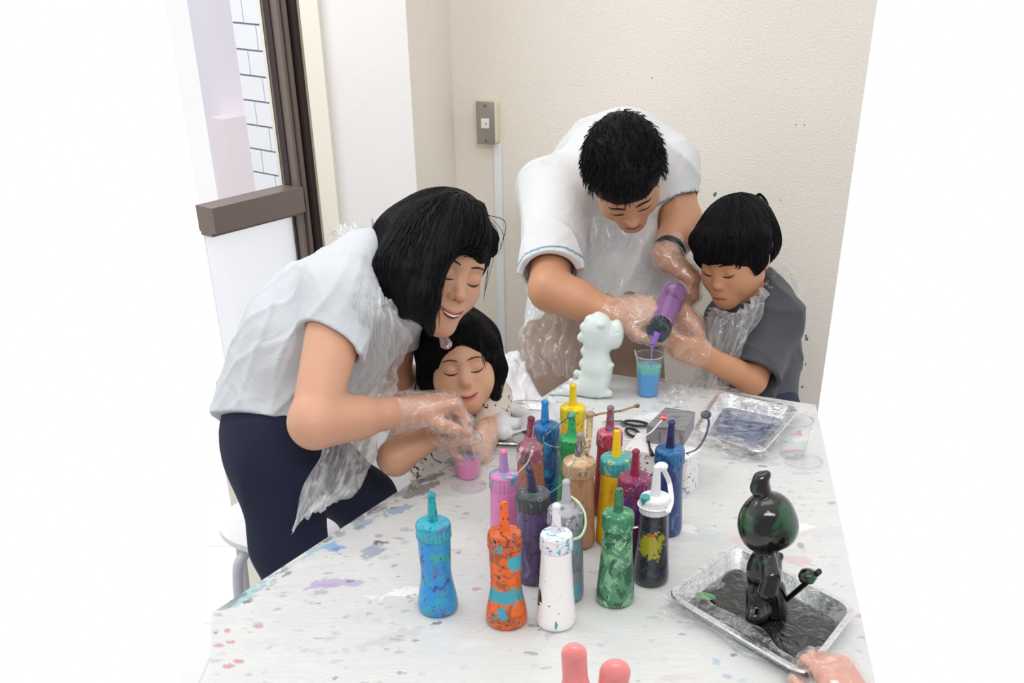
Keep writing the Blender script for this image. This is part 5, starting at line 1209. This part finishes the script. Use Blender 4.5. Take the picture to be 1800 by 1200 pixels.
# ---------------------------------------------------------------- boy in the grey T-shirt
def make_boy():
    hd = Head(W(1293, 450, 2.66), dirv(-.60, -.68, .46), dirv(-.28, .66, .70), .915, child=True, lips='C87A68', skin='D9A07C')
    side = dirv(.55, .1, -.85)
    upp, che, pel = W(1333, 552, 2.80), W(1335, 610, 2.84), W(1335, 770, 2.90)
    nb, nt = W(1325, 535, 2.78), W(1306, 500, 2.72)
    shL, elL, wrL = W(1366, 560, 2.74), W(1322, 668, 2.72), W(1236, 625, 2.635)
    shR, elR, wrR = W(1280, 560, 2.90), W(1262, 622, 2.86), W(1214, 574, 2.72)
    hp = [pel+np.array([-.05, .02, -.02]), pel+np.array([.05, -.02, -.02])]; ks = [np.array([q[0], q[1]-.02, .30]) for q in hp]; an = [np.array([q[0], q[1]+.02, .07]) for q in ks]
    def torso(o, e=0, k=.05): o.ecap(pel, che, .105+e, .105+e, side, .78, k=k); o.ecap(che, upp, .105+e, .088+e, side, .74, k=k)
    dL = nrm(W(1165, 600, 2.60)-wrL); nL = dirv(.2, -.75, .5); cL = [(15, 30, 20), (18, 30, 20), (20, 30, 20), (22, 30, 20)]; tL = [(.8, .5, -.1), (.5, .85, -.2), (.3, .9, -.2)]
    dR = nrm(W(1180, 540, 2.70)-wrR); nR = dirv(.2, .3, -.9); cR = [(30, 40, 25)]*4
    o = Ops(); hd.build(o); hd.i0, hd.i1 = 0, len(o)
    o.cap(nb, nt, .042, .042, k=.03); o.cap(upp, nb, .06, .042, k=.03); torso(o, -.006)
    for s_, e_, w_ in ((shL, elL, wrL), (shR, elR, wrR)): o.cap(s_, e_, .042, .034, k=.03); o.cap(e_, w_, .034, .0235, k=.015)
    hand(o, wrL, dL, nL, 1, .74, cL, tL); hand(o, wrR, dR, nR, 1, .72, cR)
    for a, b, c in zip(hp, ks, an): o.chain([a, b, c], [.068, .05, .034], k=.03)
    P = person(o, .0026*QB, [hd.c, upp, pel, elL, wrL, wrR, shL]+an, 'boy in a dark grey T-shirt reaching for the purple bottle', 'CB946E', hd.cfn())
    hd.features(P, browth=.0028)
    s = Ops(); torso(s, .016, .05); slL = shL+(elL-shL)*.90; slR = shR+(elR-shR)*.8
    s.cap(upp, nb, .070, .056, k=.05); s.cap(upp+(shL-upp)*.5, shL, .072, .060, k=.05); s.sleeve(shL, slL, .056, .066); s.cap(upp+(shR-upp)*.5, shR, .070, .055, k=.05); s.cap(shR, slR, .054, .056, k=.03)
    s.disp(folds(61, (20, 9, 10), .007)); s.disp(creases(62, 24, .008)); al = nrm(elL-shL); s.cap(slL-al*.03, slL+al*.06, .050, .064, k=.004, mode='s')
    s.planecut(pel, (0, 0, -1), pel, .2); s.cap(nt, nb, .047, .047, k=.006, mode='s')
    lo, hi = bounds([pel, upp, nb, shL, slL, shR, slR], .16); sdf_obj('t_shirt', s, .0036*QB, lo, hi, cloth('charcoal_jersey', '494A51'), P)
    t = Ops(); t.ecap(pel+np.array([0, 0, .05]), pel, .112, .112, side, .85, k=.03)
    for a, b, c in zip(hp, ks, an): t.chain([a, b, c], [.078, .068, .056], k=.03)
    lo, hi = bounds([pel]+an, .15); lo[2] = .04; sdf_obj('trousers', t, .006, lo, hi, plain('navy_jersey', '2A3042', .9), P)
    for a in an: shoe(P, a, (-.3, -1), plain('grey_shoe', '77777C', .6))
    g = Ops(); M = hd.M; S = hd.s
    g.ell(hd.T(0, -.014, .042), np.array([.096, .112, .100])*S, M, k=.02)
    for x in (-1, 1): g.chain([hd.T(x*.072, .012, .05), hd.T(x*.082, .024, .006), hd.T(x*.076, .032, -.018)], [.032*S, .016*S, .005*S], k=.02)
    g.chain([hd.T(.05, .07, .075), hd.T(0, .082, .072), hd.T(-.05, .07, .075)], [.026*S, .028*S, .026*S], k=.02)
    g.chain([hd.T(-.04, .085, .05), hd.T(0, .098, .040), hd.T(.04, .085, .05)], [.013*S]*3, k=.015)
    g.chain([hd.T(-.03, -.07, .0), hd.T(.03, -.07, .0)], [.05*S]*2, k=.03)
    g.ell(hd.T(0, .106, -.036), np.array([.068, .062, .078])*S, M, mode='s', k=.008); g.ell(hd.T(0, -.075, -.085), np.array([.09, .06, .05])*S, M, mode='s', k=.01)
    g.ell(hd.T(0, -.05, -.11), np.array([.09, .08, .055])*S, M, mode='s', k=.01)
    for x in (-1, 1): g.ell(hd.T(x*.096, -.014, -.022), np.array([.030, .028, .044])*S, M, mode='s', k=.008)
    g.disp(folds(12, (70, 34, 16), .0020))
    lo, hi = bounds([hd.c], .18); H = sdf_obj('hair', g, .0028, lo, hi, HAIR, P)
    rs = np.random.RandomState(15); crown = hd.T(.0, -.04, .15); st = crown+rs.normal(size=(1500, 3))*np.array([.05, .05, .025])
    fld = lambda Q: (Q-crown)/(np.linalg.norm(Q-crown, axis=1)[:, None]+.02)*1.0+np.array([0, 0, -1.0])*.45
    strands('hair_locks', g, st, fld, .155, HAIR, H, .0010, 14, 16, .0014, avoid=[(hd.T(.086, -.012, -.01), .028), (hd.T(-.086, -.012, -.01), .028)])
    st2 = np.array([hd.T(x, .085+.0*abs(x), .055) for x in rs.uniform(-.055, .055, 120)]); strands('fringe', g, st2, lambda Q: -M[:, 2][None]+np.zeros_like(Q), .035, HAIR, H, .0014, 6, 17, .001, jitter=.3)
    paths = [catmull(np.array([W(1318, 356, 2.64), W(1335, 343, 2.64), W(1347, 358, 2.64), W(1348, 378, 2.64)])+rs.normal(size=(4, 3))*.0015, 5) for k in range(12)]
    tubes('loose_strands', np.array(paths), .0009, HAIR, H, rs)
    glove(P, wrL+(elL-wrL)*.06, wrL, dL, nL, 1, .74, cL, tL, 71, .034, .0025); glove(P, wrR+(elR-wrR)*.3, wrR, dR, nR, 1, .72, cR, None, 72, .034, .0025)
    rows_sheet('clear_apron', [[(1252, 540, 2.70), (1300, 548, 2.63), (1345, 505, 2.66)], [(1245, 555, 2.72), (1290, 560, 2.64), (1345, 530, 2.68)], [(1238, 600, 2.74), (1275, 610, 2.66), (1318, 590, 2.66)], [(1228, 650, 2.76), (1260, 650, 2.69), (1290, 640, 2.68)], [(1215, 682, 2.78), (1245, 688, 2.72), (1275, 686, 2.74)]], APR, P, 50, 24, .02)
    rows_sheet('apron_neck_knot', [[(1345, 500, 2.68), (1362, 475, 2.74), (1382, 455, 2.78)], [(1352, 515, 2.70), (1375, 500, 2.76), (1392, 470, 2.80)], [(1360, 530, 2.72), (1385, 525, 2.78), (1405, 505, 2.82)], [(1372, 545, 2.76), (1392, 550, 2.80), (1405, 545, 2.84)]], APR2, P, 30, 29, .015)
    return P

def make_held_bottle():
    ax = nrm(BCp-BB); u = nrm(np.cross(ax, [0, 0, 1])); R = np.stack([u, np.cross(ax, u), ax], 1); L = np.linalg.norm(BCp-BB)
    t = thing('squeeze_bottle', 'purple paint bottle tilted over the blue cup in the man\'s hands', 'bottle', tuple(BB), 'paint squeeze bottles on the table')
    rb, rc = .031, .0275; hb = L-.026
    prof = [(.024, 0), (.028, .0015), (rb, .007), (rb, .016)]+[(rb+(rc*.93-rb)*(1-(1-s)**1.35), .016+s*(hb-.016)) for s in np.linspace(.08, 1, 12)]
    m = MB(); m.lathe(prof, BB, R, 40); m.build('bottle_body', P_('paint_violet_body', '8A6494', (('76507F', .56), ('AC8CB4', .60), ('3A3040', .70)), 91, 18), t, True)
    mc = P_('paint_darkcap', '1C2836', (('2E5A6A', .57), ('8A6AB4', .64)), 92, 60, rough=.2, coat=.6)
    m = MB(); m.lathe([(rc*.96, hb-.001), (rc, hb+.001), (rc*.985, L-.006)], BB, R, 132, False, ribfn); m.lathe([(rc*.985, L-.006), (rc*.93, L), (rc*.5, L+.001), (.006, L+.003)], BB, R, 48, False); m.build('screw_cap', mc, t, True)
    m = MB(); tip = W(1147, 606, 2.565); m.tube([BCp, BCp+(tip-BCp)*.6, tip], [.0085, .007, .0055], 16); m.build('nozzle', P_('paint_violet_nozzle', '8A62C4', (('4A3A6A', .6),), 93, 60), t, True)
    end = W(1142, 668, 2.62)
    m = MB(); m.tube([tip, tip+(end-tip)*.3+np.array([0, 0, .004]), end], [.0035, .0016, .0012], 10, 4); tag(m.build('paint_stream', plain('violet_paint', '9A7AD0', .2), None, True), 'thin violet stream of paint pouring into the blue cup', 'paint')
    return t

# ---------------------------------------------------------------- figurines
def make_dino():
    Y = PH(1045, 694)[1]; X = lambda px, py, dy=0: PY(px, py, Y+dy)
    S = 1/775.
    o = Ops(); q = lambda x, y: (900+x/4.138, 420+y/4.138)
    def E(x, y, rx, rz, ry, k=.01, dy=0, m='u'): a = q(x, y); o.ell(X(a[0], a[1], dy), (rx*S/4.138, ry, rz*S/4.138*1.12), None, k=k, mode=m)
    def C_(x0, y0, x1, y1, r0, r1, k=.01, dy=0, dy2=None): a, b = q(x0, y0), q(x1, y1); o.cap(X(*a, dy), X(*b, dy if dy2 is None else dy2), r0*S/4.138, r1*S/4.138, k)
    E(618, 665, 105, 105, .030); E(640, 600, 70, 50, .022); E(760, 690, 52, 92, .024, .012); E(700, 730, 60, 60, .024, .015)
    C_(610, 760, 615, 900, 88, 95, .015); E(620, 960, 112, 110, .034, .02); E(600, 1060, 105, 80, .034, .02)
    C_(560, 1060, 420, 1105, 75, 38, .02); C_(420, 1105, 285, 1132, 36, 10, .01)
    for dy in (-.020, .020): C_(640, 1040, 640, 1115, 42, 34, .008, dy); C_(640, 1122, 705, 1122, 30, 28, .006, dy)
    for dy in (-.022, .022): C_(655, 900, 690, 945, 17, 16, .006, dy, dy-.006*np.sign(dy)); C_(690, 945, 728, 915, 15, 17, .004, dy-.004*np.sign(dy))
    for x, y, r in ((628, 560, 26), (560, 590, 30), (520, 640, 28), (503, 715, 30), (525, 815, 28), (512, 905, 26), (470, 975, 24), (430, 1035, 22), (385, 1075, 17), (335, 1102, 12)): E(x, y, r, r, .007, .008)
    for dy in (-.028, .028): E(650, 628, 30, 20, .004, .004, dy)
    E(760, 660, 6, 3, .03, .004, 0, 's'); o.plane((0, 0, TZ+.0008), (0, 0, -1), .001)
    lo, hi = bounds([X(960, 700), X(1100, 540)], .05); lo[2] = TZ-.01
    v, f = sdf_mesh(o, .0021, lo, hi); d = mesh_obj('dinosaur_figurine', v, f, plain('unpainted_vinyl', 'DCE6E2', .4, 0, None, .1), None, True)
    tag(d, 'unpainted white dinosaur figurine standing in front of the man', 'figurine')
    return d
def make_lying():
    o = Ops(); Z = .012
    p = lambda x, y, h: PH(x, y, h+Z)
    def C_(a, b, r0, r1, k=.008): o.cap(p(*a), p(*b), r0, r1, k)
    C_((884, 748, .022), (912, 746, .022), .0200, .0145); C_((882, 740, .026), (885, 758, .020), .0195, .0185, .01)
    C_((904, 722, .024), (935, 734, .028), .0130, .0140); C_((900, 716, .026), (904, 724, .022), .0135, .0130)
    C_((908, 766, .014), (936, 766, .018), .0125, .0135); o.ell(p(945, 745, .030), (.036, .030, .028), None, k=.015)
    o.ell(p(986, 735, .034), (.042, .036, .034), None, k=.012); C_((972, 712, .05), (966, 704, .056), .010, .010)
    lo, hi = bounds([p(880, 760, 0), p(1010, 710, .05)], .06); lo[2] = TZ; v, f = sdf_mesh(o, .0022, lo, hi); d = mesh_obj('bear_figurine', v, f, plain('white_vinyl', 'DDDFE3', .38, 0, None, .1), None, True)
    return tag(d, 'unpainted white figurine lying on its back in front of the girl', 'figurine')
def make_black():
    base = PH(1345, 1082, .006); Yb = base[1]; X = lambda px, py, dy=0: PY(px, py, Yb+dy)
    N = NT('wet_black_paint'); v = N.mapped(); f = N.noise(N.mapped((2.2, 0, .4)), 16, 3, .5, .8); N.link(N.mix(N.step(f, .60, .66), lin('07080A'), lin('1E4A2A')), N.p.inputs['Base Color']); N.p.inputs['Roughness'].default_value = .10; N.p.inputs['Coat Weight'].default_value = .5; N.p.inputs['Coat Roughness'].default_value = .04
    N.bump(N.noise(N.mapped((0, 0, 0), (1, 1, .35)), 40, 4, .55, 1.0), .45, .004)
    o = Ops(); o.ell(X(1348, 918), (.0450, .0440, .0500), None, k=.01); o.ell(X(1380, 930), (.016, .025, .020), None, k=.02); o.ell(X(1401, 926), (.0035, .0035, .0035), None, k=.002)
    for q, r in (((1343, 868), .010), ((1337, 855), .0115), ((1339, 843), .010), ((1347, 834), .007)): pass
    o.chain([X(1344, 872), X(1336, 856), X(1338, 842), X(1348, 834)], [.0130, .0140, .0115, .0065], k=.006)
    o.ell(X(1343, 1000), (.0285, .024, .040), None, k=.012); o.ell(X(1372, 978), (.005, .006, .007), None, k=.004)
    # arm hanging forward, legs stretched towards the viewer
    o.chain([X(1352, 985, -.020), X(1356, 1012, -.036), X(1350, 1040, -.040)], [.0125, .0140, .0165], k=.006)
    o.chain([X(1330, 1035, -.0), X(1330, 1075, -.01)], [.0175, .017], k=.01); o.chain([X(1362, 1035, .004), X(1366, 1078, .0)], [.0175, .017], k=.01); o.chain([X(1335, 1078, -.008), X(1326, 1084, -.024)], [.017, .014], k=.008)
    o.plane((0, 0, TZ+.0062), (0, 0, -1), .001)
    lo, hi = bounds([X(1348, 830), base], .085); lo[2] = TZ; v, f = sdf_mesh(o, .0021, lo, hi)
    d = mesh_obj('bear_figurine', v, f, N.m, None, True); tag(d, 'glossy wet black figurine with one curled ear standing in the paint tray', 'figurine')
    m = MB(); a, b = PH(1368, 1066, .012), W(1440, 1004, 1.72); m.tube([a, (a+b)/2, b], [.004, .0045, .005], 10); m.lathe([(.002, -.012), (.012, -.008), (.015, 0), (.012, .008), (.002, .012)], W(1420, 1012, 1.735), None, 16)
    tag(m.build('paint_brush', N.m, None, True), 'black paint-covered stick held against the black figurine at the right', 'brush')
def make_rabbit():
    c = np.array([.052, 1.20, TZ]); o = Ops()
    t1, t2 = PY(1009, 1149, 1.195), PY(1081, 1182, 1.205); hc = c+np.array([0, 0, .070])
    m1 = PY(1012, 1210, 1.197); m2 = PY(1072, 1240, 1.205)
    o.ell(hc, (.048, .042, .040), None, k=.01); o.ell(c+np.array([0, 0, .035]), (.034, .030, .036), None, k=.015)
    R1 = np.array([1, 0, 0.])
    o.ecap(hc+np.array([-.018, 0, .03]), m1, .012, .0165, R1, .62, k=.012); o.ecap(m1, t1, .0165, .0165, R1, .62, k=.01)
    o.ecap(hc+np.array([.016, 0, .03]), m2, .012, .0185, R1, .62, k=.012); o.ecap(m2, t2, .0190, .0205, R1, .62, k=.01)
    o.ell((m1+t1)/2+np.array([.001, -.013, .0]), (.0055, .006, .019), None, mode='s', k=.008); o.ell((m2+t2)/2+np.array([.001, -.0145, 0]), (.007, .006, .016), None, mode='s', k=.008)
    for x in (-1, 1): o.cap(c+np.array([x*.016, -.012, .012]), c+np.array([x*.018, -.026, .010]), .013, .011, k=.008); o.cap(c+np.array([x*.03, -.01, .05]), c+np.array([x*.036, -.02, .03]), .010, .009, k=.006)
    o.plane((0, 0, TZ+.0006), (0, 0, -1), .001)
    v, f = sdf_mesh(o, .0019, c-np.array([.09, .09, .01]), c+np.array([.09, .09, .26])); d = mesh_obj('rabbit_figurine', v, f, plain('pink_vinyl_paint', 'F08E8C', .3, 0, (60, .1, .003), .4), None, True)
    return tag(d, 'pink rabbit figurine whose two ears rise at the front table edge', 'figurine')
def make_edge_hand():
    wr, el = W(1500, 1235, 1.66), W(1580, 1370, 1.58); d = nrm(W(1425, 1110, 1.69)-wr); n = dirv(.1, .35, .95)
    cu = [(30, 60, 40), (38, 65, 40), (45, 65, 40), (50, 65, 40)]; th = [(.8, .6, -.2), (.4, .9, -.3), (.1, 1, -.3)]
    o = Ops(); hand(o, wr, d, n, -1, .74, cu, th); o.cap(wr, el, .024, .034, k=.02)
    lo, hi = bounds([wr, el, wr+d*.15], .08); P = sdf_obj('person', o, .0026, lo, hi, SKIN, None, 'D89E8C'); tag(P, 'gloved hand of a person reaching in from the right over the black tray', 'person')
    glove(P, wr+(el-wr)*.3, wr, d, n, -1, .74, cu, th, 81, .034)
    return P
def make_stool(px, py, z, r, label, group='white stools'):
    c = PZ(px, py, z); t = thing('stool', label, 'stool', (c[0], c[1], 0), group); mw = plain('white_stool_plastic', 'ECECEE', .4); mg = plain('grey_stool_tube', 'C4C5CA', .35)
    m = MB(); m.lathe([(r*.2, -.030), (r*.95, -.030), (r, -.022), (r, -.008), (r*.93, 0), (r*.3, .001)], c, None, 48); m.build('seat', mw, t, True)
    for k in range(4):
        a = math.pi/4+k*math.pi/2+.2; d = np.array([math.cos(a), math.sin(a), 0]); m = MB(); m.tube([c+d*r*.55-np.array([0, 0, .034]), c+d*r*.92-np.array([0, 0, .045]), c+d*r*1.12-np.array([0, 0, .11]), np.array([*(c+d*r*1.3)[:2], .012])], .0125, 12, 8); m.build('leg', mg, t, True)
    return t
make_stool(500, 905, .46, .155, 'white round stool with grey tube legs behind the woman')
make_stool(872, 702, .58, .105, 'white stool behind the girl with a plastic bag on it')
q = PZ(905, 694, .585); MBAG = NT('white_bag'); MBAG.p.inputs['Base Color'].default_value = lin('F0F0F2'); MBAG.p.inputs['Roughness'].default_value = .25
hb_ = crumple('plastic_bag', [q+np.array([-.13, -.09, 0]), q+np.array([-.12, .10, 0]), q+np.array([.10, .10, 0]), q+np.array([.09, -.09, 0])], .585, .07, MBAG.m, 12, 60, .05, None, .35, 'crumpled white plastic bag on the stool between the girl and the man', 'bag')
hb_.modifiers.new('thickness', 'SOLIDIFY').thickness = .0012
make_held_bottle(); make_dino(); make_lying(); make_black(); make_rabbit(); make_edge_hand()
make_woman(); make_girl(); make_man(); make_boy()
